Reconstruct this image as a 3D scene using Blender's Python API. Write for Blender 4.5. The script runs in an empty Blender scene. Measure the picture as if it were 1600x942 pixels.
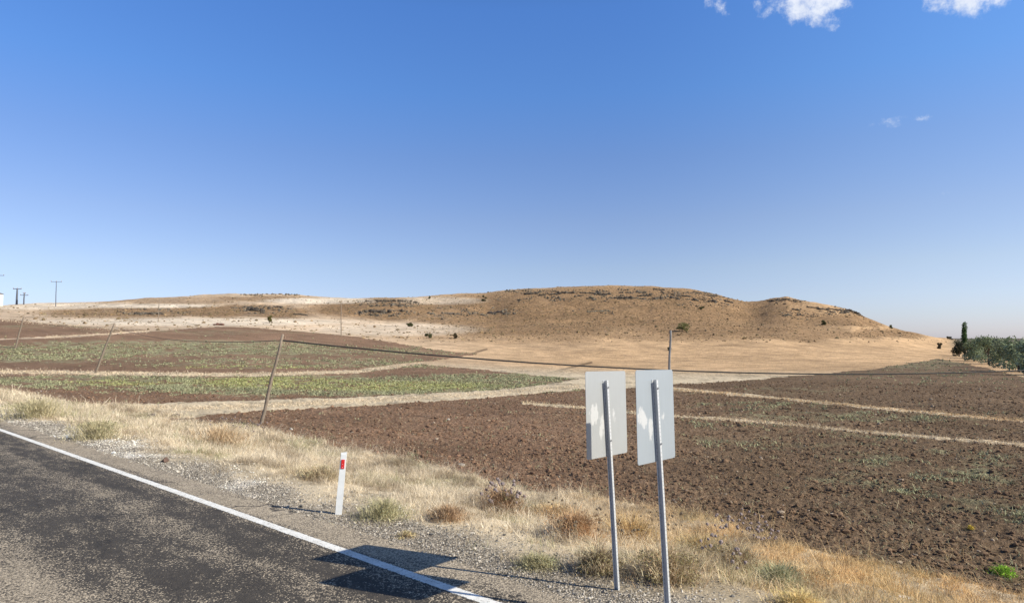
import bpy, bmesh, math, random
import numpy as np
from mathutils import Vector, Matrix
R = math.radians
rng = np.random.default_rng(7)
random.seed(7)
sc = bpy.context.scene
col = sc.collection

# ------------------------------------------------------------ camera, world, sun
F = 1043.0; H = 2.5; PITCH = math.atan2(57.0, F)
cam_d = bpy.data.cameras.new('camera'); cam = bpy.data.objects.new('camera', cam_d); col.objects.link(cam)
cam.location = (0, 0, H); cam.rotation_euler = (R(90) + PITCH, 0, 0)
cam_d.sensor_width = 36; cam_d.lens = 36 * F / 1600
cam_d.clip_start = 0.1; cam_d.clip_end = 20000
sc.camera = cam
SUN_EL = R(34); SUN_AZ = math.atan2(0.934, -0.358)      # clockwise from +Y
world = bpy.data.worlds.new('World'); sc.world = world; world.use_nodes = True
sun_d = bpy.data.lights.new('sun', 'SUN'); sun_d.energy = 5.0; sun_d.angle = R(0.53); sun_d.color = (1, 0.935, 0.80)
sun = bpy.data.objects.new('sun', sun_d); col.objects.link(sun)
S = Vector((math.sin(SUN_AZ) * math.cos(SUN_EL), math.cos(SUN_AZ) * math.cos(SUN_EL), math.sin(SUN_EL)))
sun.rotation_euler = S.to_track_quat('Z', 'Y').to_euler(); sun.location = S * 50
sc.view_settings.view_transform = 'Standard'; sc.view_settings.look = 'None'
sc.view_settings.gamma = 1; sc.view_settings.use_curve_mapping = False
sc.view_settings.exposure = 0.45
sc.render.engine = 'CYCLES'

def pixdir(u, v):
    a = (u - 800) / F; b = (471 - v) / F
    cp, sp = math.cos(PITCH), math.sin(PITCH)
    return np.array([a, cp - b * sp, sp + b * cp])

class NT:
    """small node tree helper"""
    def __init__(s, nt): s.t = nt; s.n = nt.nodes; s.l = nt.links
    def node(s, typ, ins=None, **kw):
        n = s.n.new(typ)
        for k, v in kw.items(): setattr(n, k, v)
        for k, v in (ins or {}).items():
            if isinstance(v, bpy.types.NodeSocket): s.l.new(v, n.inputs[k])
            else: n.inputs[k].default_value = v
        return n
    def math(s, op, a, b=0.0, c=0.0, clamp=False):
        return s.node('ShaderNodeMath', {0: a, 1: b, 2: c}, operation=op, use_clamp=clamp).outputs[0]
    def mapr(s, x, a, b, c=0.0, d=1.0, smooth=False):
        return s.node('ShaderNodeMapRange', {0: x, 1: a, 2: b, 3: c, 4: d}, interpolation_type='SMOOTHSTEP' if smooth else 'LINEAR').outputs[0]
    def mix(s, f, a, b, bt='MIX'):
        n = s.node('ShaderNodeMix', data_type='RGBA', blend_type=bt)
        for i, v in ((0, f), (6, a), (7, b)):
            if isinstance(v, bpy.types.NodeSocket): s.l.new(v, n.inputs[i])
            else: n.inputs[i].default_value = v if i == 0 else (v[0], v[1], v[2], 1)
        return n.outputs[2]
    def noise(s, vec, scale, detail=3, rough=0.55, **kw):
        return s.node('ShaderNodeTexNoise', {'Vector': vec, 'Scale': scale, 'Detail': detail, 'Roughness': rough}, **kw).outputs[0]
    def vor(s, vec, scale, out='Distance', **kw):
        return s.node('ShaderNodeTexVoronoi', {'Vector': vec, 'Scale': scale}, **kw).outputs[out]

def make_world():
    w = NT(world.node_tree); w.n.clear()
    sky = w.node('ShaderNodeTexSky', sky_type='NISHITA', sun_disc=False, sun_elevation=SUN_EL, sun_rotation=SUN_AZ,
                 altitude=900, air_density=1.05, dust_density=0.8, ozone_density=2.2)
    c = w.node('ShaderNodeHueSaturation', {'Color': sky.outputs[0], 'Hue': 0.506, 'Saturation': 1.06, 'Value': 1.0}).outputs[0]
    # tint of the sky with height above the horizon (deep blue above, pale lavender low)
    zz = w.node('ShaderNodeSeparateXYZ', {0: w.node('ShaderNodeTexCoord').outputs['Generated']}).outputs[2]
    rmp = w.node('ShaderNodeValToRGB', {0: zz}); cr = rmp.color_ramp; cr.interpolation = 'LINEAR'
    pts = [(0.0, (.66, .70, 1.12)), (.03, (.70, .73, 1.06)), (.10, (.84, .80, .93)), (.17, (.86, .83, .95)), (.26, (.79, .88, 1.07)), (.346, (.69, .98, 1.28)), (.45, (.67, 1.03, 1.42)), (.62, (.52, .70, .84)), (1.0, (.42, .46, .50))]  # last stops: unseen zenith dimmed and greyed to cut the blue fill light
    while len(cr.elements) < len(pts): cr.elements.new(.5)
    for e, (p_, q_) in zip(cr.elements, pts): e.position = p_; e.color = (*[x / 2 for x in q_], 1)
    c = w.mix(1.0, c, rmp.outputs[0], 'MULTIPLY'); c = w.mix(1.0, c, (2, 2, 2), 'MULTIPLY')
    xx = w.node('ShaderNodeSeparateXYZ', {0: w.node('ShaderNodeTexCoord').outputs['Generated']}).outputs[0]
    c = w.mix(w.mapr(xx, .1, .6, 0, 1, True), c, w.mix(1.0, c, (1.22, 1.17, 1.09), 'MULTIPLY'))   # brighter towards the sun's side
    g = w.node('ShaderNodeTexCoord').outputs['Generated']
    d = w.node('ShaderNodeVectorMath', {0: g}, operation='NORMALIZE').outputs[0]
    # few small clouds high in the sky: soft ellipses of direction broken up by noise
    tot = None
    for (u, v, ru, rv, k) in [(1270, -10, 46, 36, 1.3), (1302, 28, 22, 16, .55), (1128, 8, 38, 16, .46), (1208, 2, 30, 20, .6), (1515, -16, 48, 30, 1.2), (1482, 6, 16, 18, .9),
                              (1448, 184, 16, 5, .75), (1388, 192, 22, 7, .4), (1490, 301, 16, 4, .3)]:
        p = Vector(pixdir(u, v)).normalized()
        rt = Vector((p.y, -p.x, 0)).normalized(); up = rt.cross(p)
        def dot(ax, rad):
            q = w.node('ShaderNodeVectorMath', {0: d, 1: tuple(ax)}, operation='DOT_PRODUCT').outputs['Value']
            q = w.math('SUBTRACT', q, p.dot(ax))
            return w.math('POWER', w.math('ABSOLUTE', w.math('DIVIDE', q, rad / F)), 2.0)
        e = w.math('ADD', dot(rt, ru), dot(up, rv))
        front = w.node('ShaderNodeVectorMath', {0: d, 1: tuple(p)}, operation='DOT_PRODUCT').outputs['Value']
        e = w.math('MULTIPLY', w.mapr(e, 0.0, 1.7, k, 0.0), w.math('GREATER_THAN', front, 0.5))
        tot = e if tot is None else w.math('MAXIMUM', tot, e)
    n = w.noise(d, 42.0, 7, 0.66)
    dens = w.math('SUBTRACT', w.math('ADD', tot, w.math('MULTIPLY', w.math('SUBTRACT', n, 0.5), 3.1)), 0.42)
    m = w.math('MULTIPLY', w.mapr(dens, -0.1, 1.05, 0, 1, True), w.mapr(tot, 0.0, 0.15))
    cl = w.mix(w.noise(d, 60.0, 4), (4.6, 5.1, 6.2), (7.4, 7.6, 7.9))
    c = w.mix(w.math('MULTIPLY', m, 0.93), c, cl)
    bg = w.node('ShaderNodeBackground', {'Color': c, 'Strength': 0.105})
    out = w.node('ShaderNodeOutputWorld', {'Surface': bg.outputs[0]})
make_world()

# ------------------------------------------------------------ numpy noise
def _h(ix, iy, seed):
    h = (ix.astype(np.int64) * 374761393 + iy.astype(np.int64) * 668265263 + seed * 2147483647) & 0xffffffff
    h = ((h ^ (h >> 13)) * 1274126177) & 0xffffffff
    h = ((h ^ (h >> 16)) * 2246822519) & 0xffffffff
    return ((h ^ (h >> 15)) & 0xffff) / 65535.0
def vnoise(x, y, seed=0):
    ix = np.floor(x); iy = np.floor(y); fx = x - ix; fy = y - iy
    fx = fx * fx * (3 - 2 * fx); fy = fy * fy * (3 - 2 * fy)
    a = _h(ix, iy, seed); b = _h(ix + 1, iy, seed); c = _h(ix, iy + 1, seed); d = _h(ix + 1, iy + 1, seed)
    return (a + (b - a) * fx) * (1 - fy) + (c + (d - c) * fx) * fy
def fbm(x, y, o=4, seed=0, g=0.5):
    x = np.asarray(x, float); y = np.asarray(y, float)
    t = 0; a = 1; n = 0
    for i in range(o):
        t = t + a * vnoise(x * 2 ** i + 17.3 * i, y * 2 ** i - 9.1 * i, seed + i); n += a; a *= g
    return t / n
def sstep(x, a, b):
    t = np.clip((x - a) / (b - a), 0, 1); return t * t * (3 - 2 * t)

# ------------------------------------------------------------ terrain
NX, NY, TX, TY = 0.655, 0.756, 0.756, -0.655            # across / along the road
def sval(x, y): return NX * (x + 0.02) + NY * (y - 6.3)
def tval(x, y): return TX * (x + 0.02) + TY * (y - 6.3)
def st(s, t): return (-0.02 + NX * s + TX * t, 6.3 + NY * s + TY * t)
def proj(x, y, z):
    """photo pixel of a world point"""
    cp, sp = math.cos(PITCH), math.sin(PITCH)
    dz = z - H; f = np.maximum(y * cp + dz * sp, 1e-3); up = -y * sp + dz * cp
    return 800 + F * x / f, 471 - F * up / f

Yk = np.array([1, 52, 60, 90, 130, 180, 240, 300, 350, 460, 700, 1200, 9000.])
Uk = np.array([-400, 0, 200, 400, 600, 800, 1000, 1200, 1400, 1480, 1600, 2000.])
Vk = {60: [589, 589, 588, 588, 588, 589, 592, 592, 590, 590, 590, 590],
      90: [553, 553, 553, 555, 562, 571, 578, 576, 575, 576, 578, 578],
      130: [515, 515, 517, 527, 544, 558, 564, 562, 564, 566, 566, 566],
      180: [495, 495, 500, 506, 524, 535, 536, 536, 546, 553, 556, 556],
      240: [482, 482, 484, 488, 500, 505, 505, 506, 524, 540, 548, 548],
      300: [475, 475, 468, 470, 475, 475, 474, 482, 512, 533, 544, 544],
      350: [473, 473, 464, 461, 465, 453, 447, 467, 509, 530, 541, 541]}
uf = np.arange(-400, 2001, 10.0); lf = np.linspace(0, math.log(9000), 500); yf = np.exp(lf)
tab = np.zeros((len(Yk), len(Uk)))
for i, Y in enumerate(Yk):
    if Y in (1, 52): tab[i] = -1.0
    elif int(Y) in Vk: tab[i] = H + Y * (528 - np.array(Vk[int(Y)])) / F
cz = tab[8].copy()
tab[9] = np.where(cz > 0, cz * 0.93, -1.5); tab[10] = np.where(cz > 0, cz * 0.45, -1.5); tab[11] = -1.5; tab[12] = -1.5
t1 = np.array([np.interp(uf, Uk, tab[i]) for i in range(len(Yk))])
Z2 = np.array([np.interp(lf, np.log(Yk), t1[:, j]) for j in range(len(uf))]).T
def blur(a, n, ax):
    k = np.exp(-np.linspace(-2, 2, 2 * n + 1) ** 2); k /= k.sum()
    return np.apply_along_axis(lambda r: np.convolve(np.pad(r, n, mode='edge'), k, 'valid'), ax, a)
Z2 = blur(blur(Z2, 8, 0), 7, 1)
Z2[yf < 50] = -1.0
SKY_U = [-400, 0, 60, 130, 220, 340, 400, 460, 520, 560, 640, 700, 760, 800, 840, 880, 940, 1020, 1080, 1110, 1140, 1166, 1186, 1210, 1230, 1250, 1304, 1335, 1352, 1390, 1430, 1463, 1492, 1520, 2000]
SKY_V = [478, 478, 475, 472, 465, 460.5, 460, 460.5, 464, 465, 465, 461, 459, 454, 450.5, 448.5, 447.5, 447, 451, 457, 465, 471.5, 471, 466, 464, 469, 479.5, 484, 495, 510.5, 521, 528, 531.5, 540, 541]
ws = sstep(yf, 150, 320) * (1 - sstep(yf, 600, 1500))
for j, uu in enumerate(uf):
    m = (yf > 200) & (yf < 600)
    ang = (Z2[m, j] - H) / yf[m]
    tgt = (528 - np.interp(uu, SKY_U, SKY_V)) / F
    Z2[:, j] += ws * (tgt - ang.max()) * np.minimum(yf, 400)
def zfar(u, Y):
    fu = np.clip((u + 400) / 10, 0, len(uf) - 1.001); fl = np.clip(np.log(np.maximum(Y, 1)) / lf[-1] * (len(lf) - 1), 0, len(lf) - 1.001)
    i = fl.astype(int); j = fu.astype(int); a = fl - i; b = fu - j
    return (Z2[i, j] * (1 - b) + Z2[i, j + 1] * b) * (1 - a) + (Z2[i + 1, j] * (1 - b) + Z2[i + 1, j + 1] * b) * a
def zfun(x, y, fine=True):
    x = np.asarray(x, float); y = np.asarray(y, float)
    s = sval(x, y); t = tval(x, y)
    z = -1.0 * (0.35 * sstep(s, 1.2, 4.5) + 0.65 * sstep(s, 2.0, 7.2))
    z = z - 0.045 * (1 - sstep(s, 0.25, 0.62)) - 0.12 * sstep(-s, 8.3, 11)
    Y = np.maximum(y, 1.0); u = 800 + F * x / Y
    zf = zfar(u, Y)
    w = sstep(s, 7.2, 14.5) * sstep(y, 2, 6)
    z = z * (1 - w) + zf * w + 0 * z
    r = np.hypot(x, y)
    hill = sstep(Y, 150, 260) * w * sstep(zf, -1.3, 1.5)
    z = z + hill * (fbm(x / 45, y / 45, 3, 3) - .5) * 2.4 + hill * (fbm(x / 9, y / 9, 3, 5) - .5) * 1.3
    def g(cu, cy, ru, ry): return np.exp(-((u - cu) / ru) ** 2 - ((Y - cy) / ry) ** 2)
    k = sstep(Y, 130, 200) * w
    z = z + k * (-1.0 * g(1178, 290, 26, 42) + 1.6 * g(1290, 300, 60, 30) + 1.8 * g(600, 265, 60, 16) - 1.6 * g(690, 300, 34, 30)
                 + 1.3 * g(390, 262, 90, 12) + 1.2 * g(200, 260, 90, 12) + 1.4 * g(900, 290, 120, 26) - 1.4 * g(770, 280, 26, 30) - 1.0 * g(1260, 255, 50, 20))
    z = z + w * sstep(r, 25, 60) * (fbm(x / 18, y / 18, 2, 9) - .5) * 0.25
    if fine:
        vg = sstep(s, 1.3, 2.6) * (1 - sstep(s, 6.8, 8))
        z = z + vg * (fbm(x / .9, y / .9, 4, 11) - .5) * 0.22
        z = z + sstep(s, .5, 1.0) * (fbm(x / .35, y / .35, 3, 15) - .5) * 0.035
        fs = sstep(s, 6.8, 8.2) * (1 - sstep(r, 60, 110))
        z = z + fs * ((fbm(t / 6, s / .55, 2, 23) - .5) * 0.10 + (fbm(t / .6, s / .28, 3, 21) - .5) * 0.07 + (fbm(x / .16, y / .16, 3, 31, .6) - .5) * 0.11)
    return z
YY = np.exp(np.linspace(math.log(3.5), math.log(3000), 5000))
def at(u, v):
    """first place where the sight line through a photo pixel meets the terrain"""
    d = pixdir(u, v); k = YY / d[1]
    X = d[0] * k; Zr = H + d[2] * k
    g = zfun(X, YY, False)
    hit = np.nonzero(Zr <= g)[0]
    i = hit[0] if len(hit) else np.argmin(Zr - g)
    return Vector((X[i], YY[i], float(zfun(X[i], YY[i]))))

# ------------------------------------------------------------ what covers the ground (drawn as field outlines on the land)
FIELDS = [
    [(0, 499), (100, 507), (190, 516), (235, 516), (180, 520), (70, 526.5), (0, 530)],
    [(0, 532), (70, 529), (180, 522.5), (240, 518), (340, 511), (400, 512), (500, 521), (560, 526), (620, 535), (680, 546), (750, 553), (700, 560), (655, 565), (560, 578), (400, 583), (200, 581), (0, 578)],
    [(0, 583), (200, 587), (400, 587), (560, 583), (660, 570), (760, 578), (830, 585), (905, 592), (850, 600), (780, 608), (580, 619), (380, 626), (150, 632), (70, 620), (0, 607)],
    [(240, 655), (290, 652), (400, 641), (580, 633), (780, 619), (905, 608), (1000, 606), (1060, 601), (1100, 599), (1200, 591), (1300, 582.5), (1370, 576), (1420, 568), (1466, 560), (1500, 566), (1560, 579), (1600, 590),
     (1600, 930), (1500, 914), (1400, 894), (1300, 872), (1200, 846), (1100, 806), (1000, 790), (900, 774), (820, 763), (760, 753), (640, 722), (540, 702), (470, 686), (400, 667), (330, 660)]]
STRIPS = [([(1000, 603), (1100, 613), (1250, 626), (1350, 636), (1450, 645), (1600, 657.5)], 2.1, 1),
          ([(815, 628), (885, 634), (1000, 645), (1060, 650), (1200, 660), (1350, 675), (1450, 683), (1600, 695.5)], 2.0, 1)]
def inpoly(u, v, P):
    r = np.zeros(u.shape, bool); n = len(P)
    for i in range(n):
        x1, y1 = P[i]; x2, y2 = P[(i + 1) % n]
        if y1 == y2: continue
        c = ((y1 > v) != (y2 > v)) & (u < (x2 - x1) * (v - y1) / (y2 - y1) + x1)
        r ^= c
    return r
def blob(u, v, B):
    w = np.zeros(u.shape)
    for (a, b, ra, rb, k) in B:
        q = ((u - a) / ra) ** 2 + ((v - b) / rb) ** 2
        w = np.maximum(w, k * (1 - sstep(q, .35, 1.5)))
    return w
def C(*a): return np.array(a)
SOIL = C(.208, .131, .084); STRAW = C(.64, .525, .365); CREAM = C(.52, .395, .275); TAN = C(.50, .333, .188); BROWN = C(.30, .190, .102)
def soil_mask(x, y, z):
    s = sval(x, y); Y = np.maximum(y, 1)
    u, v = proj(x, y, z)
    far = y > 20
    u = np.clip(u, 0.5, 1599.5)
    jx = (fbm(x / 1.6, y / 1.6, 3, 41) - .5)
    v2 = v + jx * np.where(far, 2.5, 16) + (fbm(x / 12, y / 12, 2, 43) - .5) * np.where(far, 3, 6)
    m = np.zeros(u.shape, bool)
    for P in FIELDS: m |= inpoly(u, v2, P)
    m &= (y > 0) & (y < 260) & (s > 4)
    m |= (s > 7.2 + jx * 2) & ((y <= 12) | (x / Y > .767)) & (y < 70)
    strip = np.zeros(u.shape, bool)
    for P, hw, k in STRIPS:
        c = np.interp(u, [p[0] for p in P], [p[1] for p in P])
        strip |= (np.abs(v2 - c) < hw * (0.5 + fbm(x / 3, y / 3, 2, 47))) & (u > P[0][0]) & (y > 12)
    return m & ~strip, u, v
def cover(x, y, z):
    """albedo and masks (soil, gravel, hill) for points of the land"""
    m, u, v = soil_mask(x, y, z)
    s = sval(x, y)
    r = np.hypot(x, y)
    col3 = np.zeros(u.shape + (3,))
    n1 = fbm(x / 14, y / 14, 4, 51); n2 = fbm(x / 3, y / 3, 4, 53); n3 = fbm(x / 40, y / 40, 3, 55)
    # open hill
    foot = CREAM + (TAN - CREAM) * sstep(u + (n3 - .5) * 260, 380, 980)[..., None]
    brown = blob(u + (n3 - .5) * 60, v + (n1 - .5) * 12, [
        (960, 482, 310, 36, 1.0), (830, 502, 160, 32, .9), (1130, 500, 200, 32, .85), (1080, 465, 130, 16, .75), (1000, 515, 260, 18, .5),
        (380, 486, 130, 10, .95), (190, 488, 130, 9, .85), (600, 483, 120, 17, 1.0), (690, 495, 80, 16, .8), (260, 470, 130, 6, .5), (410, 466, 90, 6, .7),
        (1230, 474, 40, 8, .8), (1240, 492, 50, 10, .5), (1330, 500, 90, 11, .9), (1400, 520, 70, 9, .85), (1150, 500, 70, 22, .6), (1230, 523, 170, 9, .7), (740, 520, 90, 14, .4)])
    brown = np.clip(brown * (0.5 + n2 * 1.0), 0, 1) * (v < 560)
    pale = blob(u, v, [(230, 478, 110, 3.5, 1), (500, 470, 90, 5, 1), (690, 470, 70, 6, .6), (60, 478, 120, 6, .8), (300, 503, 260, 6, .9), (620, 515, 130, 10, .6)])
    c = foot * (1 - brown[..., None]) + BROWN * brown[..., None]
    c = c * (1 - pale[..., None] * .8) + C(.70, .60, .47) * pale[..., None] * .8
    c = c * (0.62 + 0.76 * n2)[..., None] * (0.78 + .44 * n1)[..., None]
    # dark ditch lines between stubble plots
    for P in ([(855, 583), (925, 566)], [(735, 553), (762, 545)]):
        cc = np.interp(u, [p[0] for p in P], [p[1] for p in P])
        k = (np.abs(v - cc) < 1.6) & (u > P[0][0]) & (u < P[1][0]) & (y > 60)
        c[k] = c[k] * .45
    # far plain to the right
    far = (sstep(y, 420, 700) + sstep(u, 1476, 1502) * sstep(y, 190, 260)).clip(0, 1)
    c = c * (1 - far[..., None]) + (C(.135, .115, .085) * (0.6 + n1[..., None] * .8)) * far[..., None]
    # verge and path straw
    vg = (r < 110) & (v > 560)
    sw = STRAW * .82 * (0.72 + .5 * n2)[..., None]
    sw = sw * (1 - .35 * sstep(fbm(x / 1.1, y / 1.1, 4, 57), .52, .72))[..., None]
    nearstrip = (1 - sstep(r, 60, 100)) * (1 - .8 * sstep(v, 640, 560) * 0)
    sw = sw * 1.0
    k = (nearstrip * (v > 560))[..., None]
    c = c * (1 - k) + sw * k
    # gravel shoulder
    gr = (1 - sstep(s + (fbm(x / .8, y / .8, 4, 61) - .5) * 1.6, 1.05, 1.75)) * sstep(s, -.3, .2)
    white = sstep(fbm(x / 1.5, y / 1.5, 3, 63), .46, .68) * (.45 + .55 * sstep(-x, -1.5, 1.0))
    gcol = C(.34, .29, .225) * (1 - white[..., None]) + C(.60, .55, .48) * white[..., None]
    gcol = gcol * (.8 + .4 * n2)[..., None]
    c = c * (1 - gr[..., None]) + gcol * gr[..., None]
    # soil and green
    so = SOIL * (0.74 + .52 * n2)[..., None] * (0.82 + .36 * n1)[..., None]
    right = sstep(u + (n3 - .5) * 300, 700, 1200)[..., None]; so = so * (1 - right) + so * C(.76, .82, .80) * right
    t = tval(x, y)
    row = .5 * fbm(t / 30, s / 2.2, 3, 71) + .5 * fbm(t / 9, s / .5, 3, 72)
    so = so * (0.72 + .56 * row)[..., None]
    gw = blob(u, v + (n1 - .5) * 14, [(520, 602, 430, 17, 1.0), (150, 597, 260, 13, .85), (760, 592, 150, 9, .8),
        (250, 546, 350, 13, .9), (60, 552, 200, 14, .8), (330, 560, 340, 7, .5), (480, 570, 300, 8, .65), (300, 518, 220, 4, .5), (640, 548, 130, 8, .5), (80, 510, 160, 4, .5),
        (1420, 567, 120, 7, .6), (1350, 580, 200, 7, .3), (1180, 608, 200, 6, .35), (1380, 652, 260, 9, .45), (1180, 635, 130, 8, .4),
        (1440, 735, 200, 40, .55), (1560, 800, 90, 40, .5), (1250, 690, 200, 14, .28)])
    gn = fbm(x / 1.1, y / 1.1, 4, 73, .65)
    gfac = np.clip(gw * 1.1 * sstep(gn, .56 - gw * .26, .90 - gw * .26), 0, .75)
    lime = blob(u, v, [(430, 598, 130, 9, 1), (600, 604, 190, 8, .8), (190, 598, 90, 5, .8), (350, 575, 160, 4, .7), (510, 522, 80, 3, .5)]) * sstep(fbm(x / 5, y / 3, 3, 75), .42, .6)
    gcl = C(.27, .265, .155) * (1 - lime[..., None]) + C(.31, .32, .09) * lime[..., None]
    so = so * (1 - gfac[..., None]) + gcl * (0.75 + .5 * n2)[..., None] * gfac[..., None]
    c[m] = so[m]
    hillm = ((~m) & (r > 70)).astype(float) * (1 - far)
    return c, np.stack([m.astype(float), gr * (~m), hillm * (0.35 + .65 * brown)], -1), m

# ------------------------------------------------------------ mesh helpers
def mk(name, V, Fc, mat=None, parent=None, colr=None, masks=None, smooth=False, link=True):
    me = bpy.data.meshes.new(name); V = np.asarray(V, np.float32); Fc = np.asarray(Fc, np.int32)
    n, k = Fc.shape
    me.vertices.add(len(V)); me.vertices.foreach_set('co', V.ravel())
    me.loops.add(n * k); me.loops.foreach_set('vertex_index', Fc.ravel())
    me.polygons.add(n); me.polygons.foreach_set('loop_start', np.arange(0, n * k, k, dtype=np.int32))
    me.polygons.foreach_set('loop_total', np.full(n, k, np.int32))
    me.polygons.foreach_set('use_smooth', np.full(n, bool(smooth)))
    me.update(calc_edges=True)
    for nm, a in (('Col', colr), ('masks', masks)):
        if a is not None:
            at_ = me.color_attributes.new(nm, 'FLOAT_COLOR', 'POINT')
            q = np.ones((len(V), 4), np.float32); q[:, :3] = a; at_.data.foreach_set('color', q.ravel())
    if mat: me.materials.append(mat)
    o = bpy.data.objects.new(name, me)
    if link: col.objects.link(o)
    if parent: o.parent = parent
    return o
def from_bm(name, bm, mat, parent=None, smooth=False):
    me = bpy.data.meshes.new(name); bmesh.ops.recalc_face_normals(bm, faces=bm.faces); bm.to_mesh(me); bm.free()
    if smooth:
        for p in me.polygons: p.use_smooth = True
    me.materials.append(mat); o = bpy.data.objects.new(name, me); col.objects.link(o); o.parent = parent
    return o
def tag(o, label=None, cat=None, group=None, kind=None):
    for k, v in (('label', label), ('category', cat), ('group', group), ('kind', kind)):
        if v: o[k] = v
    return o
def empty(name, loc, label, cat, group=None, rz=0.0):
    o = bpy.data.objects.new(name, None); col.objects.link(o); o.location = loc; o.rotation_euler.z = rz; o.empty_display_size = .2
    return tag(o, label, cat, group)
def dup(root, loc, rz=0.0, scale=1.0, label=None, group=None):
    r_ = root.copy(); col.objects.link(r_); r_.location = loc; r_.rotation_euler.z = rz; r_.scale = (scale,) * 3
    if label: r_['label'] = label
    if group: r_['group'] = group
    for ch in list(root.children):
        c = ch.copy(); col.objects.link(c); c.parent = r_
        for g in list(ch.children):
            d = g.copy(); col.objects.link(d); d.parent = c
    return r_
def tube(bm, pts, rads, seg=8, cap=True):
    rings = []
    for i, p in enumerate(pts):
        p = Vector(p)
        d = (Vector(pts[min(i + 1, len(pts) - 1)]) - Vector(pts[max(i - 1, 0)])).normalized()
        a = d.orthogonal().normalized() if i == 0 else (a - d * a.dot(d)).normalized()
        b = d.cross(a)
        rings.append([bm.verts.new(p + (a * math.cos(2 * math.pi * k / seg) + b * math.sin(2 * math.pi * k / seg)) * rads[i]) for k in range(seg)])
    for q, w in zip(rings, rings[1:]):
        for k in range(seg): bm.faces.new((q[k], q[(k + 1) % seg], w[(k + 1) % seg], w[k]))
    if cap: bm.faces.new(rings[0][::-1]); bm.faces.new(rings[-1])
def box(bm, lo, hi, M=None, bevel=0):
    vs = [bm.verts.new((x, y, z)) for x in (lo[0], hi[0]) for y in (lo[1], hi[1]) for z in (lo[2], hi[2])]
    fs = [bm.faces.new([vs[i] for i in q]) for q in ((0, 1, 3, 2), (4, 6, 7, 5), (0, 4, 5, 1), (2, 3, 7, 6), (0, 2, 6, 4), (1, 5, 7, 3))]
    if bevel:
        r_ = bmesh.ops.bevel(bm, geom=list({e for f in fs for e in f.edges}), offset=bevel, segments=2, affect='EDGES')
    if M: bmesh.ops.transform(bm, matrix=M, verts=vs if not bevel else list({v for f in r_['faces'] for v in f.verts}))

# ------------------------------------------------------------ materials
def newmat(name):
    m = bpy.data.materials.new(name); m.use_nodes = True; t = NT(m.node_tree); t.n.clear()
    b = t.node('ShaderNodeBsdfPrincipled'); b.inputs['Roughness'].default_value = .9; b.inputs['Specular IOR Level'].default_value = .2
    t.node('ShaderNodeOutputMaterial', {'Surface': b.outputs[0]})
    return m, t, b
def setc(t, b, sock): t.l.new(sock, b.inputs['Base Color'])
def attr(t, n): return t.node('ShaderNodeAttribute', attribute_name=n).outputs['Color']
def simple(name, c, rough=.8, metal=0, var=.25, scale=20, spec=.3):
    m, t, b = newmat(name); tc = t.node('ShaderNodeTexCoord').outputs['Object']
    n = t.noise(tc, scale, 5, .65)
    setc(t, b, t.mix(1.0, c, t.node('ShaderNodeCombineColor', {0: t.mapr(n, .25, .75, 1 - var, 1 + var), 1: t.mapr(n, .25, .75, 1 - var, 1 + var), 2: t.mapr(n, .25, .75, 1 - var, 1 + var)}).outputs[0], 'MULTIPLY'))
    b.inputs['Roughness'].default_value = rough; b.inputs['Metallic'].default_value = metal; b.inputs['Specular IOR Level'].default_value = spec
    bp = t.node('ShaderNodeBump', {'Height': n, 'Strength': .25, 'Distance': .01}); t.l.new(bp.outputs[0], b.inputs['Normal'])
    return m
def grey(t, v): return t.node('ShaderNodeCombineColor', {0: v, 1: v, 2: v}).outputs[0]

def land_material():
    m, t, b = newmat('land')
    p = t.node('ShaderNodeTexCoord').outputs['Object']
    base = attr(t, 'Col'); mk_ = t.node('ShaderNodeSeparateColor', {0: attr(t, 'masks')}).outputs
    soil, grav, hill = mk_[0], mk_[1], mk_[2]
    nf = t.noise(p, 28, 5, .65); nm = t.noise(p, 8, 5, .7); nb = t.noise(p, .55, 6, .7)
    v1 = t.mapr(nf, .3, .7, .72, 1.28)
    straw = t.math('MULTIPLY', v1, t.mapr(nm, .3, .7, .84, 1.16))
    clod = t.math('MULTIPLY', t.mapr(nm, .34, .66, .58, 1.42), t.mapr(nf, .3, .7, .72, 1.3))
    hl = t.math('MULTIPLY', t.mapr(t.noise(p, .9, 5, .8), .36, .64, .5, 1.4), t.mapr(nb, .3, .7, .84, 1.16))
    spots = t.math('MULTIPLY', t.mapr(t.vor(p, .42, 'Distance'), .10, .24, .45, 1), t.mapr(t.vor(p, 1.1), .08, .22, .62, 1))
    hl = t.math('MULTIPLY', hl, spots)
    cv = t.vor(p, 42, 'Color'); cvs = t.node('ShaderNodeSeparateColor', {0: cv}).outputs[0]
    peb = t.math('MULTIPLY', t.mapr(cvs, 0, 1, .45, 1.75), t.mapr(t.vor(p, 42, 'Distance'), .2, .75, 1.1, .45))
    f = t.mix(soil, grey(t, straw), grey(t, clod))
    f = t.mix(hill, f, grey(t, hl)); f = t.mix(grav, f, grey(t, peb))
    setc(t, b, t.mix(1.0, base, f, 'MULTIPLY'))
    h = t.math('ADD', t.math('MULTIPLY', soil, t.math('ADD', t.math('MULTIPLY', nm, .10), t.math('MULTIPLY', nf, .04))),
               t.math('MULTIPLY', grav, t.math('MULTIPLY', t.vor(p, 42, 'Distance'), -.018)))
    h = t.math('ADD', h, t.math('MULTIPLY', hill, t.math('ADD', t.math('MULTIPLY', t.noise(p, .9, 6, .75), 1.1), t.math('MULTIPLY', nb, .9))))
    h = t.math('ADD', h, t.math('MULTIPLY', nf, .02))
    bp = t.node('ShaderNodeBump', {'Height': h, 'Strength': .9, 'Distance': 1.0}); t.l.new(bp.outputs[0], b.inputs['Normal'])
    b.inputs['Specular IOR Level'].default_value = .08; b.inputs['Roughness'].default_value = 1
    return m
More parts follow.
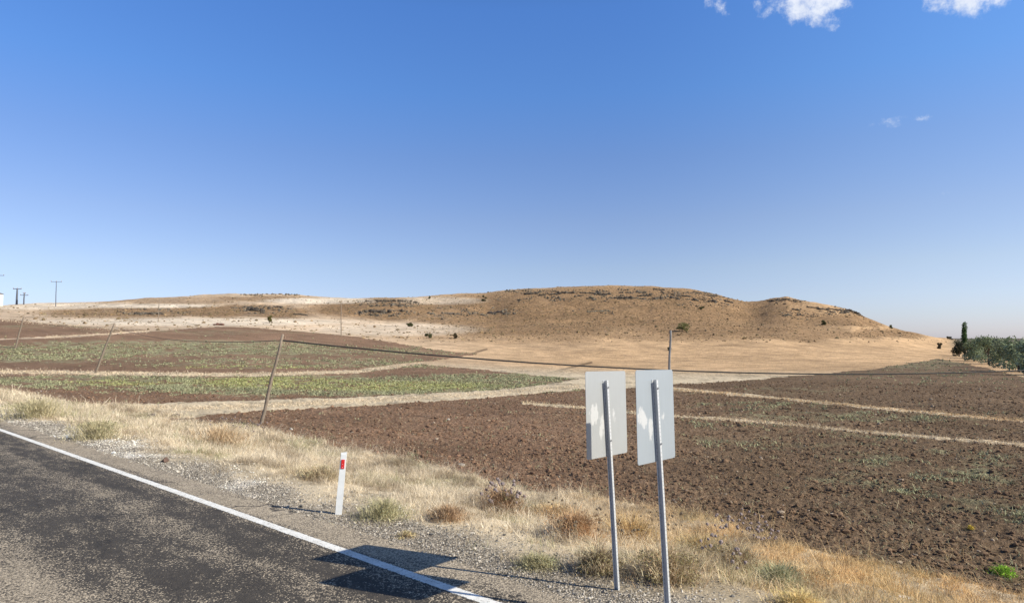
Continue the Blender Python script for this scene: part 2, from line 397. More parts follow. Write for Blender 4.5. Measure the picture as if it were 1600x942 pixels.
def asphalt_material():
    m, t, b = newmat('asphalt'); p = t.node('ShaderNodeTexCoord').outputs['Object']   # x = along, y = across
    sx = t.node('ShaderNodeSeparateXYZ', {0: p}).outputs
    q = t.node('ShaderNodeMapping', {'Vector': p, 'Scale': (.16, 1, 1)}).outputs[0]
    wob = t.math('ADD', sx[1], t.math('MULTIPLY', t.math('SUBTRACT', t.noise(q, 1.1, 5, .6), .5), 1.5))
    def band(c, w): return t.mapr(t.math('ABSOLUTE', t.math('SUBTRACT', wob, c)), w * .35, w * 1.1, 1, 0, True)
    dark = t.math('MAXIMUM', t.math('MAXIMUM', band(-1.75, .8), t.math('MULTIPLY', band(-.48, .36), 1.0)), band(-6.3, .6))
    light = t.math('MAXIMUM', t.math('MULTIPLY', band(-4.0, 1.75), 1.0), t.math('MULTIPLY', band(.45, .4), .9))
    w1 = t.vor(p, 68, 'Color'); r1 = t.node('ShaderNodeSeparateColor', {0: w1}).outputs
    dist = t.vor(p, 68, 'Distance')
    frac = t.math('ADD', t.math('SUBTRACT', t.math('MULTIPLY', light, .66), t.math('MULTIPLY', dark, .30)), t.math('ADD', .38, t.math('MULTIPLY', t.math('SUBTRACT', t.noise(t.node('ShaderNodeMapping', {'Vector': p, 'Scale': (.45, 1, 1)}).outputs[0], 3.2, 6, .72), .5), 1.7)))
    on = t.mapr(t.math('SUBTRACT', frac, r1[0]), -.10, .10)
    stone = t.mix(r1[1], (.22, .18, .13), (.66, .545, .395))
    binder = t.mix(t.noise(p, 9, 4), (.030, .027, .024), (.090, .076, .060))
    c = t.mix(t.math('MULTIPLY', on, t.mapr(dist, .3, .8, 1, .35)), binder, stone)
    big = t.mapr(t.noise(p, .5, 4), .3, .7, .85, 1.15)
    warp = t.node('ShaderNodeVectorMath', {0: p, 1: t.node('ShaderNodeTexNoise', {'Vector': p, 'Scale': 1.4, 'Detail': 5}).outputs[1]}, operation='ADD').outputs[0]
    ck = t.vor(warp, .42, 'Distance', feature='DISTANCE_TO_EDGE')
    ck = t.math('MULTIPLY', t.mapr(ck, .004, .013, 1, 0), t.mapr(t.noise(p, .45, 2), .5, .6))
    c = t.mix(t.math('MULTIPLY', ck, .8), c, (.022, .02, .019))
    c = t.mix(1.0, c, grey(t, big), 'MULTIPLY')
    setc(t, b, c); b.inputs['Roughness'].default_value = .85; b.inputs['Specular IOR Level'].default_value = .25
    bp = t.node('ShaderNodeBump', {'Height': t.math('ADD', t.math('MULTIPLY', dist, -1.0), t.noise(p, 30, 4)), 'Strength': .7, 'Distance': .008}); t.l.new(bp.outputs[0], b.inputs['Normal'])
    return m
def line_material():
    m, t, b = newmat('road_paint'); p = t.node('ShaderNodeTexCoord').outputs['Object']
    y = t.node('ShaderNodeSeparateXYZ', {0: p}).outputs[1]
    n = t.noise(p, 34, 5, .7); edge = t.mapr(t.math('ABSOLUTE', y), .055, .085, 0, .42)
    worn = t.mapr(t.math('SUBTRACT', t.math('ADD', n, edge), t.math('MULTIPLY', t.noise(p, 1.3, 3), .15)), .475, .63)
    c = t.mix(t.mapr(t.noise(p, 5, 6, .7), .3, .7), (.60, .575, .52), (.82, .81, .77))
    setc(t, b, c)
    tr = t.node('ShaderNodeBsdfTransparent'); mx = t.node('ShaderNodeMixShader', {0: worn, 1: b.outputs[0], 2: tr.outputs[0]})
    t.l.new(mx.outputs[0], [x for x in t.n if x.type == 'OUTPUT_MATERIAL'][0].inputs[0])
    bp = t.node('ShaderNodeBump', {'Height': n, 'Strength': .4, 'Distance': .005}); t.l.new(bp.outputs[0], b.inputs['Normal'])
    return m
def leaf_material(name, trans=.25, var=.3):
    m, t, b = newmat(name); c = attr(t, 'Col')
    p = t.node('ShaderNodeTexCoord').outputs['Object']
    c = t.mix(1.0, c, grey(t, t.mapr(t.noise(p, 7, 3), .3, .7, 1 - var, 1 + var)), 'MULTIPLY')
    setc(t, b, c); b.inputs['Specular IOR Level'].default_value = .1
    tl = t.node('ShaderNodeBsdfTranslucent', {'Color': c}); mx = t.node('ShaderNodeMixShader', {0: trans, 1: b.outputs[0], 2: tl.outputs[0]})
    t.l.new(mx.outputs[0], [x for x in t.n if x.type == 'OUTPUT_MATERIAL'][0].inputs[0])
    return m
def col_material(name, scale=30, bump=.4):
    m, t, b = newmat(name); p = t.node('ShaderNodeTexCoord').outputs['Object']
    n = t.noise(p, scale, 5, .7)
    setc(t, b, t.mix(1.0, attr(t, 'Col'), grey(t, t.mapr(n, .3, .7, .7, 1.3)), 'MULTIPLY'))
    bp = t.node('ShaderNodeBump', {'Height': n, 'Strength': bump, 'Distance': 1.0 / scale}); t.l.new(bp.outputs[0], b.inputs['Normal'])
    b.inputs['Specular IOR Level'].default_value = .1
    return m
LAND = land_material(); GRASS = leaf_material('grass_blades', .12, .38); LEAF = leaf_material('leaves', .2); STONE = col_material('stone', 25); CLOD = col_material('clod', 40, .5); ROCK = col_material('hill_rock', 3)

# ------------------------------------------------------------ the land: one polar sheet split by cover
th = np.concatenate([np.arange(-180, -46, 2.0), np.arange(-46, -42, .5), np.arange(-42, 42.01, .085), np.arange(42.5, 46.1, .5), np.arange(48, 180, 2.0)])
th = np.radians(th)
rr = [1.0]
while rr[-1] < 9000:
    r0 = rr[-1]; rr.append(r0 * (1.05 if r0 < 4.2 else 1.0052 if r0 < 40 else 1.0075 if r0 < 150 else 1.0052 if r0 < 380 else 1.04))
rr = np.array(rr)
TH, RR = np.meshgrid(th, rr, indexing='ij')
X = np.sin(TH) * RR; Yg = np.cos(TH) * RR
Z = zfun(X, Yg); Z = np.where(RR > 700, Z - 0, Z)
cc, mm, sm = cover(X, Yg, zfun(X, Yg, False))
nt_, nr_ = TH.shape
idx = np.arange(nt_ * nr_).reshape(nt_, nr_)
nxt = np.roll(idx, -1, axis=0)
faces = np.stack([idx[:, :-1], nxt[:, :-1], nxt[:, 1:], idx[:, 1:]], -1)            # wraps round
zone = np.where(sm, 1, np.where((RR > 75) & (Yg > 60) & (RR < 900) & (sval(X, Yg) > 14), 2, 0))
fz = zone[:, :-1]
V = np.stack([X, Yg, Z], -1).reshape(-1, 3); CC = cc.reshape(-1, 3); MM = mm.reshape(-1, 3)
cap_v = None
for zi, nm in ((0, 'ground'), (1, 'ploughed_field'), (2, 'hills')):
    f = faces[fz == zi]
    used, inv = np.unique(f, return_inverse=True)
    vv = V[used]; c_ = CC[used]; m_ = MM[used]; ff = inv.reshape(-1, 4)
    o = mk(nm, vv, ff[:, ::-1], LAND, colr=c_, masks=m_, smooth=True); o['kind'] = 'structure'
# ------------------------------------------------------------ road
ROT = math.atan2(TY, TX)
def strip_obj(name, s0, s1, z, mat, t0=-420, t1=160, n=400, m=4, rag=0):
    ts = np.linspace(t0, t1, n); ss = np.linspace(s0, s1, m)
    T, S_ = np.meshgrid(ts, ss, indexing='ij')
    V = np.stack([T, S_, np.full(T.shape, z)], -1).reshape(-1, 3)
    i = np.arange(n * m).reshape(n, m)
    f = np.stack([i[:-1, :-1], i[1:, :-1], i[1:, 1:], i[:-1, 1:]], -1).reshape(-1, 4)
    o = mk(name, V, f, mat); o.location = (-0.02, 6.3, 0); o.rotation_euler.z = ROT; o['kind'] = 'structure'
    return o
ASPH = asphalt_material()
strip_obj('road', -8.3, 0.62, 0.0, ASPH)
strip_obj('edge_line', -0.08, 0.08, 0.004, line_material(), m=3)
fl = strip_obj('far_edge_line', -0.08, 0.08, 0.004, bpy.data.materials['road_paint'], m=3)
fx, fy = st(-7.4, 0); fl.location = (fx, fy, 0)

# ------------------------------------------------------------ blades, stones, leaves as vectorised meshes
def blades(P, h, w, lean, az, colr, curl=.4):
    """P (n,3) roots -> one triangle mesh of bent blades"""
    n = len(P); d = np.stack([np.cos(az), np.sin(az), np.zeros(n)], -1); sd = np.random.default_rng(3).uniform(0, math.pi, n)
    side = np.stack([np.cos(sd), np.sin(sd), np.zeros(n)], -1) * (w / 2)[:, None]
    up = np.array([0, 0, 1.0])
    mid = P + d * (h * lean * .45)[:, None] + up * (h * .55)[:, None]
    tip = P + d * (h * lean * (1 + curl))[:, None] + up * (h * np.clip(1 - lean * .35, .2, 1))[:, None]
    V = np.stack([P - side, P + side, mid - side * .7, mid + side * .7, tip], 1).reshape(-1, 3)
    b = np.arange(n)[:, None, None] * 5
    Fc = (b + np.array([[0, 1, 3], [0, 3, 2], [2, 3, 4]])[None]).reshape(-1, 3)
    return V, Fc, np.repeat(colr, 5, 0)
def ico(sub=1):
    bm = bmesh.new(); bmesh.ops.create_icosphere(bm, subdivisions=sub, radius=1)
    V = np.array([v.co[:] for v in bm.verts]); Fc = np.array([[v.index for v in f.verts] for f in bm.faces]); bm.free()
    return V, Fc
ICO1 = ico(1); ICO2 = ico(2); ICO3 = ico(3)
def stones(P, size, colr, base=ICO1, flat=.65, jag=.3, r=None):
    r = r or rng; V0, F0 = base; n = len(P); k = len(V0)
    rad = 1 + r.uniform(-jag, jag, (n, k, 1))
    sc_ = r.uniform(.6, 1.25, (n, 1, 3)); sc_[:, :, 2] *= flat
    a = r.uniform(0, 6.28, n); ca, sa = np.cos(a), np.sin(a)
    V = V0[None] * rad * sc_ * size[:, None, None]
    x = V[..., 0] * ca[:, None] - V[..., 1] * sa[:, None]; y = V[..., 0] * sa[:, None] + V[..., 1] * ca[:, None]
    V = np.stack([x, y, V[..., 2]], -1) + P[:, None]
    Fc = (np.arange(n)[:, None, None] * k + F0[None]).reshape(-1, 3)
    return V.reshape(-1, 3), Fc, np.repeat(colr, k, 0)
def join(L):
    Vs, Fs, Cs, o = [], [], [], 0
    for V, Fc, c in L: Vs.append(V); Fs.append(Fc + o); Cs.append(c); o += len(V)
    return np.concatenate(Vs), np.concatenate(Fs), np.concatenate(Cs)
def ground3(x, y, dz=0.0): return np.stack([x, y, zfun(x, y) + dz], -1)
def lerpc(a, b, t): return np.asarray(a) + (np.asarray(b) - np.asarray(a)) * t[:, None]
def inview(x, y, mar=3): return (np.abs(np.degrees(np.arctan2(x, y))) < 38.5 + mar) & (y > 0)

# dry grass of the verge
def verge_grass():
    L = []
    for (n, t0, t1, hw, ww) in ((420000, -14, 13, 1.0, .0048), (150000, -13, 14, .9, .0049), (170000, -34, -14, 1.1, .009), (70000, -85, -34, 1.25, .02)):
        t = rng.uniform(t0, t1, n); s = rng.uniform(5.0 if ww == .0049 else .9, 8.6, n); x, y = st(s, t)
        az = rng.uniform(0, 6.28, n)
        # most blades grow in tufts that fan out from a common foot
        tf = rng.uniform(size=n) < .62; nc = max(1, n // 22); ci = rng.integers(0, nc, n); oa = rng.uniform(0, 6.28, n); od = np.abs(rng.normal(0, .035, n)) * (1 + 6 * (ww > .006))
        x = np.where(tf, x[ci] + np.cos(oa) * od, x); y = np.where(tf, y[ci] + np.sin(oa) * od, y); az = np.where(tf, oa + rng.normal(0, .6, n), az); s = np.where(tf, s[ci], s)
        tuft = np.where(tf, .75 + .8 * _h(ci, ci * 0, 5), .72); tcol = np.where(tf, _h(ci, ci * 0, 9), .5)
        cl = fbm(x / .55, y / .55, 3, 101); big = fbm(x / 3, y / 3, 3, 103)
        lim0 = 1.35 + (fbm(x / .7, y / .7, 3, 107) - .5) * 1.7
        m, u, v = soil_mask(x, y, zfun(x, y, False))
        dens = sstep(cl, .28, .56) * .72 + (.9 if ww == .0049 else .28)
        dens *= np.clip(sstep(s, lim0, lim0 + .8), .0, 1) + .02
        dens *= np.where(m, .02, 1) * (0.7 + .6 * sstep(big, .3, .6))
        k = (rng.uniform(size=n) < dens) & inview(x, y); x, y, s, cl, big, az, tuft, tcol = x[k], y[k], s[k], cl[k], big[k], az[k], tuft[k], tcol[k]; n = len(x)
        ramp = .5 + .5 * sstep(s, 1.2, 3)
        h = hw * .9 * rng.uniform(.06, .25, n) * (.45 + 1.15 * cl) * ramp * (.65 + .7 * big) * tuft
        tall = rng.uniform(size=n) < .035; h = np.where(tall, h * 2.3, h)
        w = rng.uniform(.7, 1.4, n) * ww * .9
        c = lerpc((.88, .77, .58), (.42, .32, .20), np.clip(rng.uniform(-.1, .7, n) + .4 * (tcol - .3), 0, 1))
        gold = sstep(x, 0, 5)[:, None]; c = c * (1 - gold) + c * np.array([1.0, .81, .55]) * gold
        gr = (sstep(fbm(x / 1.3, y / 1.3, 3, 109), .50, .64) * (rng.uniform(size=n) < .5) * (1 - .5 * gold[:, 0]))[:, None]
        c = c * (1 - gr) + np.array([.36, .345, .19]) * gr
        dk = (sstep(fbm(x / .6, y / .6, 4, 111), .50, .66) * .75)[:, None]; c = c * (1 - dk) + np.array([.30, .225, .15]) * dk
        L.append(blades(ground3(x, y, -.01), h, w, rng.uniform(.1, 1.3, n), az, c))
    # grass on the balks between the fields
    def along(P, n, hw, hpx, c0, c1):
        us = np.array([p[0] for p in P]); vs = np.array([p[1] for p in P]); n0 = 160
        uu = np.linspace(us[0], us[-1], n0); pts = [at(a, np.interp(a, us, vs)) for a in uu]
        A = np.array([p[:] for p in pts]); k = rng.uniform(0, n0 - 1.01, n); i = k.astype(int); f = (k - i)[:, None]
        Q = A[i] * (1 - f) + A[i + 1] * f; r_ = np.hypot(Q[:, 0], Q[:, 1]); nrm = Q[:, :2] / r_[:, None]
        off = rng.normal(0, 1, n) * hw * r_ * r_ / (F * 3.5)
        x = Q[:, 0] + nrm[:, 0] * off; y = Q[:, 1] + nrm[:, 1] * off
        h = .72 * hpx * r_ / F * rng.uniform(.2, 1.3, n) * (.35 + 1.3 * fbm(x / 1.5, y / 1.5, 3, 113))
        return blades(ground3(x, y, -.01), h, r_ * .0006 * rng.uniform(.6, 1.3, n), rng.uniform(.2, 1.6, n), rng.uniform(0, 6.28, n), lerpc(c0, c1, rng.uniform(size=n)))
    W0, W1 = (.78, .65, .47), (.52, .41, .27)
    L += [along(STRIPS[0][0], 7000, 1.3, 3.5, (.66, .47, .27), (.48, .32, .17)), along(STRIPS[1][0], 8000, 1.5, 4.5, W0, (.45, .32, .17)),
          along([(0, 581), (200, 584), (400, 585), (560, 581), (660, 568)], 9000, 1.0, 3, W0, W1),
          along([(150, 633), (300, 638), (400, 634), (580, 626), (780, 614), (905, 603)], 12000, 2.2, 3.5, W0, W1),
          along([(70, 527), (180, 521), (235, 517)], 1500, .5, 1.3, W0, W1),
          along([(0, 500), (100, 508), (190, 517)], 1200, .5, 1.3, W0, W1)]
    o = mk('dry_grass', *join(L)[:2], GRASS, colr=join(L)[2])
    tag(o, 'dry straw grass covering the roadside verge and the balks between the fields', 'grass', kind='stuff')
verge_grass()

# green and grey weeds in the fields
def weeds():
    n = 260000
    th_ = rng.uniform(R(-39), R(39), n); r_ = np.exp(rng.uniform(math.log(9), math.log(170), n)); x = np.sin(th_) * r_; y = np.cos(th_) * r_
    z = zfun(x, y, False); m, u, v = soil_mask(x, y, z)
    gw = blob(u, v, [(520, 603, 430, 15, .9), (150, 598, 250, 12, .7), (760, 593, 150, 9, .8), (250, 546, 350, 12, .6), (60, 552, 200, 12, .7), (480, 568, 300, 9, .5), (640, 548, 130, 8, .4),
                     (1420, 567, 120, 7, .12), (1380, 652, 260, 9, .22), (1180, 635, 130, 8, .2), (1450, 740, 180, 40, .32), (1560, 800, 90, 40, .3), (1250, 690, 200, 14, .16), (1150, 660, 140, 10, .2), (1500, 590, 200, 15, .1)])
    gn = fbm(x / 1.3, y / 1.3, 4, 73, .65)
    k = m & (rng.uniform(size=n) < gw * 1.3 * sstep(gn, .56 - gw * .2, .72 - gw * .2) + .004)
    x, y, r_, u, v = x[k], y[k], r_[k], u[k], v[k]; n = len(x)
    per = 5; x = np.repeat(x, per) + rng.normal(0, .06, n * per); y = np.repeat(y, per) + rng.normal(0, .06, n * per)
    r_ = np.repeat(r_, per); u = np.repeat(u, per); v = np.repeat(v, per); n *= per
    lime = (blob(u, v, [(430, 598, 130, 9, 1), (600, 604, 190, 8, .8), (190, 598, 90, 5, .8), (350, 575, 160, 4, .7)]) * (rng.uniform(size=n) < .7))
    c = lerpc((.40, .395, .235), (.26, .255, .145), rng.uniform(size=n)); c = lerpc(c, np.tile([.24, .29, .06], (n, 1)), lime) if False else c * (1 - lime[:, None]) + np.array([.42, .42, .17]) * lime[:, None]
    h = rng.uniform(.03, .12, n) * (1 + r_ / 90); w = np.maximum(.012, r_ * .0011) * rng.uniform(.6, 1.4, n)
    V_, F_, c_ = blades(ground3(x, y, -.01), h, w, rng.uniform(.3, 1.3, n), rng.uniform(0, 6.28, n), c)
    tag(mk('field_weeds', V_, F_, GRASS, colr=c_), 'low grey green weeds growing through the ploughed soil', 'weeds', kind='stuff')
weeds()
def stubble():
    n = 60000; th_ = rng.uniform(R(-39), R(39), n); r_ = np.exp(rng.uniform(math.log(8), math.log(45), n)); x = np.sin(th_) * r_; y = np.cos(th_) * r_
    m, u, v = soil_mask(x, y, zfun(x, y, False)); k = m & (rng.uniform(size=n) < .15 + .5 * sstep(fbm(x / 1.4, y / 1.4, 3, 141), .45, .65)); x, y, r_ = x[k], y[k], r_[k]; n = len(x)
    V_, F_, c_ = blades(ground3(x, y, .01), rng.uniform(.03, .10, n), .004 + r_ * .0003, rng.uniform(.5, 2.6, n), rng.uniform(0, 6.28, n), lerpc((.52, .43, .27), (.30, .27, .16), rng.uniform(size=n)))
    tag(mk('stubble_litter', V_, F_, GRASS, colr=c_), 'broken straw stalks littering the ploughed soil', 'straw', kind='stuff')
stubble()

# clods, gravel, stubble
def clods():
    n = 90000; th_ = rng.uniform(R(-39), R(39), n); r_ = np.exp(rng.uniform(math.log(8), math.log(60), n)); x = np.sin(th_) * r_; y = np.cos(th_) * r_
    m, u, v = soil_mask(x, y, zfun(x, y, False)); k = m & (rng.uniform(size=n) < .35 + .65 * sstep(fbm(x / .9, y / .9, 3, 121), .4, .6)); x, y, r_ = x[k], y[k], r_[k]; n = len(x)
    size = rng.lognormal(math.log(.0165), .45, n) * (1 + r_ / 45); size = np.minimum(size, .085)
    c = lerpc((.25, .150, .094), (.15, .088, .055), rng.uniform(size=n)); rt = sstep(u[k], 700, 1200)[:, None]; c = c * (1 - rt) + c * np.array([.80, .86, .84]) * rt; k = rng.uniform(size=n) < .03; c[k] = (.33, .26, .19)
    V_, F_, c_ = stones(ground3(x, y, 0) + np.array([0, 0, .25]) * size[:, None], size, c)
    tag(mk('soil_clods', V_, F_, CLOD, colr=c_), 'brown clods of turned earth strewn over the ploughed field', 'soil', kind='stuff')
    n = 60000; t = rng.uniform(-30, 11, n); s = rng.uniform(.35, 2.6, n); x, y = st(s, t)
    k = (rng.uniform(size=n) < (1 - sstep(s + (fbm(x / .8, y / .8, 4, 61) - .5) * 1.6, 1.2, 2.2)) * (.25 + .75 * sstep(s, .4, .75))) & inview(x, y); x, y, t = x[k], y[k], t[k]; n = len(x)
    size = rng.lognormal(math.log(.0068), .40, n) * (1 + np.hypot(x, y) / 40)
    wh = sstep(fbm(x / 1.5, y / 1.5, 3, 63), .46, .68) * (.45 + .55 * sstep(-x, -1.5, 1.0))
    c = lerpc((.11, .10, .085), (.60, .54, .45), rng.uniform(size=n)); c = c * (1 + .75 * wh[:, None])
    V_, F_, c_ = stones(ground3(x, y, 0) + np.array([0, 0, .3]) * size[:, None], size, np.clip(c, 0, .72))
    tag(mk('gravel', V_, F_, STONE, colr=c_), 'loose pale and grey gravel along the road shoulder', 'gravel', kind='stuff')
clods()

# low scrub and tussocks of the hill
def scrub():
    n = 60000; th_ = rng.uniform(R(-39), R(36), n); r_ = np.exp(rng.uniform(math.log(110), math.log(380), n)); x = np.sin(th_) * r_; y = np.cos(th_) * r_
    z = zfun(x, y, False); m, u, v = soil_mask(x, y, z); c, mk_, _ = cover(x, y, z)
    k = ~m & (z > 0.5) & (v < 535) & (r_ > 150) & (rng.uniform(size=n) < .03 + .6 * mk_[:, 2] ** 2 * (.35 + .65 * sstep(fbm(x / 7, y / 7, 3, 131), .42, .62))); x, y, r_ = x[k], y[k], r_[k]; n = len(x)
    size = rng.lognormal(math.log(.20), .45, n)
    cc_ = lerpc((.22, .15, .08), (.12, .095, .055), rng.uniform(size=n))
    k = rng.uniform(size=n) < .25; cc_[k] = cc_[k] * 1.7
    V_, F_, c_ = stones(ground3(x, y, 0), size, cc_, flat=.8, jag=.45)
    tag(mk('hill_scrub', V_, F_, ROCK, colr=c_), 'low brown tussocks and cushion scrub dotted over the hillside', 'scrub', kind='stuff')
scrub()
def hill_stones():
    n = 90000; th_ = rng.uniform(R(-37), R(34), n); r_ = np.exp(rng.uniform(math.log(200), math.log(360), n)); x = np.sin(th_) * r_; y = np.cos(th_) * r_
    z = zfun(x, y, False); m, u, v = soil_mask(x, y, z)
    w = blob(u, v, [(960, 462, 190, 9, 1), (820, 462, 60, 10, .8), (1230, 470, 35, 5, 1), (1310, 487, 55, 7, 1), (1250, 492, 30, 8, .8), (610, 475, 60, 6, .8), (600, 489, 50, 6, .8), (410, 484, 50, 6, .7), (235, 488, 60, 5, .5), (940, 487, 40, 6, .6),
                    (720, 490, 60, 10, .5), (780, 488, 30, 6, .7), (420, 461, 50, 2.5, .6), (1100, 470, 70, 12, .5)])
    k = (rng.uniform(size=n) < w * .42 * sstep(fbm(x / 6, y / 6, 3, 151), .42, .60)) & ~m; x, y = x[k], y[k]; n = len(x)
    V_, F_, c_ = stones(ground3(x, y, .05), np.minimum(rng.lognormal(math.log(.33), .45, n), 1.0), lerpc((.20, .165, .12), (.06, .05, .04), rng.uniform(size=n)), flat=.8, jag=.3)
    tag(mk('hill_stones', V_, F_, ROCK, colr=c_), 'dark loose stones strewn below the crests and knolls of the hill', 'stones', kind='stuff')
hill_stones()

# ------------------------------------------------------------ signs
def galvanised(name, c, rough=.5, holes=False):
    m, t, b = newmat(name); p = t.node('ShaderNodeTexCoord').outputs['Object']
    n = t.noise(p, 14, 5, .7)
    cc_ = t.mix(n, tuple(x * .82 for x in c), tuple(min(1, x * 1.15) for x in c))
    if holes:
        z = t.node('ShaderNodeSeparateXYZ', {0: p}).outputs
        fz = t.math('FRACT', t.math('MULTIPLY', z[2], 28.0)); dz = t.math('MULTIPLY', t.math('SUBTRACT', fz, .5), 1 / 28.0)
        rad = t.math('SQRT', t.math('ADD', t.math('MULTIPLY', dz, dz), t.math('MULTIPLY', z[0], z[0])))
        cc_ = t.mix(t.mapr(rad, .0035, .0055, .75, 0), cc_, (.08, .08, .085))
    setc(t, b, cc_); b.inputs['Metallic'].default_value = .35; b.inputs['Roughness'].default_value = rough; b.inputs['Specular IOR Level'].default_value = .5
    bp = t.node('ShaderNodeBump', {'Height': n, 'Strength': .12, 'Distance': .01}); t.l.new(bp.outputs[0], b.inputs['Normal'])
    return m
def plate_material(name, c, seed):
    m, t, b = newmat(name); p = t.node('ShaderNodeTexCoord').outputs['Object']
    q = t.node('ShaderNodeMapping', {'Vector': p, 'Location': (seed, 0, 0)}).outputs[0]
    xy = t.node('ShaderNodeSeparateXYZ', {0: p}).outputs
    n = t.noise(q, 3.2, 5, .6); fine = t.noise(q, 60, 3); str_ = t.noise(t.node('ShaderNodeMapping', {'Vector': q, 'Scale': (14, 1, 1.2)}).outputs[0], 3, 4)
    base = t.mix(t.math('ADD', t.math('MULTIPLY', n, .6), t.math('MULTIPLY', str_, .4)), tuple(x * .84 for x in c), tuple(x * 1.12 for x in c))
    base = t.mix(t.math('MULTIPLY', fine, .12), base, (.35, .36, .37))
    # pale patches low on the plate, left of the pole
    def bl(cx, cz, rx, rz):
        return t.mapr(t.math('ADD', t.math('POWER', t.math('ABSOLUTE', t.math('DIVIDE', t.math('SUBTRACT', xy[0], cx), rx)), 2.0), t.math('POWER', t.math('ABSOLUTE', t.math('DIVIDE', t.math('SUBTRACT', xy[2], cz), rz)), 2.0)), 0, 1.6, 1, 0)
    e = t.math('MAXIMUM', t.math('MAXIMUM', bl(-.24, .0, .09, .13), bl(-.10, -.12, .06, .15)), t.math('MULTIPLY', bl(.14, -.03, .05, .08), .8))
    k = t.mapr(t.math('ADD', e, t.math('MULTIPLY', t.math('SUBTRACT', t.noise(t.node('ShaderNodeMapping', {'Vector': q, 'Scale': (1.6, 1, .8)}).outputs[0], 9, 5, .65), .5), 2.2)), .62, .80)
    base = t.mix(t.math('MULTIPLY', k, .8), base, (.58, .58, .565))
    setc(t, b, base); b.inputs['Metallic'].default_value = .25; b.inputs['Roughness'].default_value = .42; b.inputs['Specular IOR Level'].default_value = .5
    return m
POST = galvanised('galvanised_post', (.60, .61, .61), .45, True); BOLT = galvanised('bolt_metal', (.3, .3, .31), .4)
FRONT = simple('white_sheeting', (.75, .75, .74), .4, var=.05)
def make_sign(name, base, top_z, pw, ph, ptop, tilt, mat, label):
    """local x = across the plate (left to right in the photo), y = behind, z = up"""
    root = empty(name, base, label, 'road sign', 'pair of road signs seen from behind')
    yaw = math.atan2(NY, NX)
    root.rotation_euler = (Matrix.Rotation(tilt[1], 4, 'X') @ Matrix.Rotation(tilt[0], 4, 'Y') @ Matrix.Rotation(yaw, 4, 'Z')).to_euler()
    # C channel open to the left; front = -y (towards camera)
    L = top_z + .35; d = .047; w = .028; th_ = .0045
    pts = [(w / 2, 0), (w / 2, -d), (-w / 2, -d), (-w / 2, -d + th_), (w / 2 - th_, -d + th_), (w / 2 - th_, -th_), (-w / 2, -th_), (-w / 2, 0)]
    # profile with two flanges (front and back) and the web on the right
    bm = bmesh.new()
    lo = [bm.verts.new((x, y, -.35)) for x, y in pts]; hi = [bm.verts.new((x, y, top_z)) for x, y in pts]
    n = len(pts)
    for i in range(n): bm.faces.new((lo[i], lo[(i + 1) % n], hi[(i + 1) % n], hi[i]))
    bm.faces.new(lo[::-1]); bm.faces.new(hi)
    from_bm('post', bm, POST, root)
    pm = bmesh.new(); box(pm, (-pw / 2, .001, -ph / 2), (pw / 2, .004, ph / 2), bevel=0)
    eds = [e for e in pm.edges if abs(e.verts[0].co.y - e.verts[1].co.y) > 1e-4]
    bmesh.ops.bevel(pm, geom=eds, offset=.012, segments=3, affect='EDGES')
    p = from_bm('sign_plate', pm, mat, root); p.location = (0.03, 0, ptop - ph / 2); p.rotation_euler.y = R(3.4)
    fm = bmesh.new(); box(fm, (-pw / 2 + .008, .0045, -ph / 2 + .008), (pw / 2 - .008, .0052, ph / 2 - .008)); s_ = from_bm('front_sheeting', fm, FRONT, p)
    for zz in (ptop - .16, ptop - ph + .16):
        bb = bmesh.new(); tube(bb, [(0, -d - .012, zz), (0, -d - .0005, zz)], [.009, .009], 6); from_bm('bolt', bb, BOLT, root)
    return root
b1 = at(961, 921); b2 = at(1041, 973)
SG = dict()
make_sign('road_sign', b1, 2.07, .74, .85, 2.16, (R(-2.7), R(0)), plate_material('plate_back_warm', (.375, .385, .38), 0.0), 'left of the two blank grey metal sign plates on channel posts, seen from behind')
make_sign('road_sign', b2, 2.125, .675, .81, 2.21, (R(-2.6), R(0)), plate_material('plate_back_cool', (.325, .36, .385), 0.15), 'right, bluer one of the two blank grey metal sign plates on channel posts')

# delineator
def delineator(p):
    root = empty('delineator_post', p, 'slim white plastic roadside marker post with red reflector leaning on the gravel shoulder', 'marker post')
    bm = bmesh.new()
    prof = lambda w, d: [(-w, -d), (w, -d), (w * .8, d), (-w * .8, d)]
    lv = [(-.2, .047, .022), (.2, .047, .022), (.84, .043, .018), (.868, .041, .012)]
    rings = [[bm.verts.new((x, y, z + (0.012 if (z > .86 and x > 0) else 0))) for x, y in prof(w, d)] for z, w, d in lv]
    for a, b in zip(rings, rings[1:]):
        for i in range(4): bm.faces.new((a[i], a[(i + 1) % 4], b[(i + 1) % 4], b[i]))
    bm.faces.new(rings[-1]); bm.faces.new(rings[0][::-1])
    bmesh.ops.bevel(bm, geom=[e for e in bm.edges if abs(e.verts[0].co.z - e.verts[1].co.z) > .1], offset=.006, segments=2, affect='EDGES')
    WHITE = simple('white_plastic', (.70, .71, .69), .5, var=.13, scale=6, spec=.4)
    from_bm('post_body', bm, WHITE, root)
    RED = simple('red_reflector', (.62, .02, .02), .25, var=.2, scale=90, spec=.6)
    rb = bmesh.new(); box(rb, (-.026, -.028, .645), (.022, -.0175, .775), bevel=.003); rf = from_bm('reflector', rb, RED, root)
    for zz in (.665, .71):
        sb = bmesh.new(); tube(sb, [(-.002, -.030, zz), (-.002, -.0282, zz)], [.004, .004], 6); from_bm('screw', sb, FRONT, rf)
    root.rotation_euler = (R(-1), R(4.2), R(8))
delineator(at(529, 803))

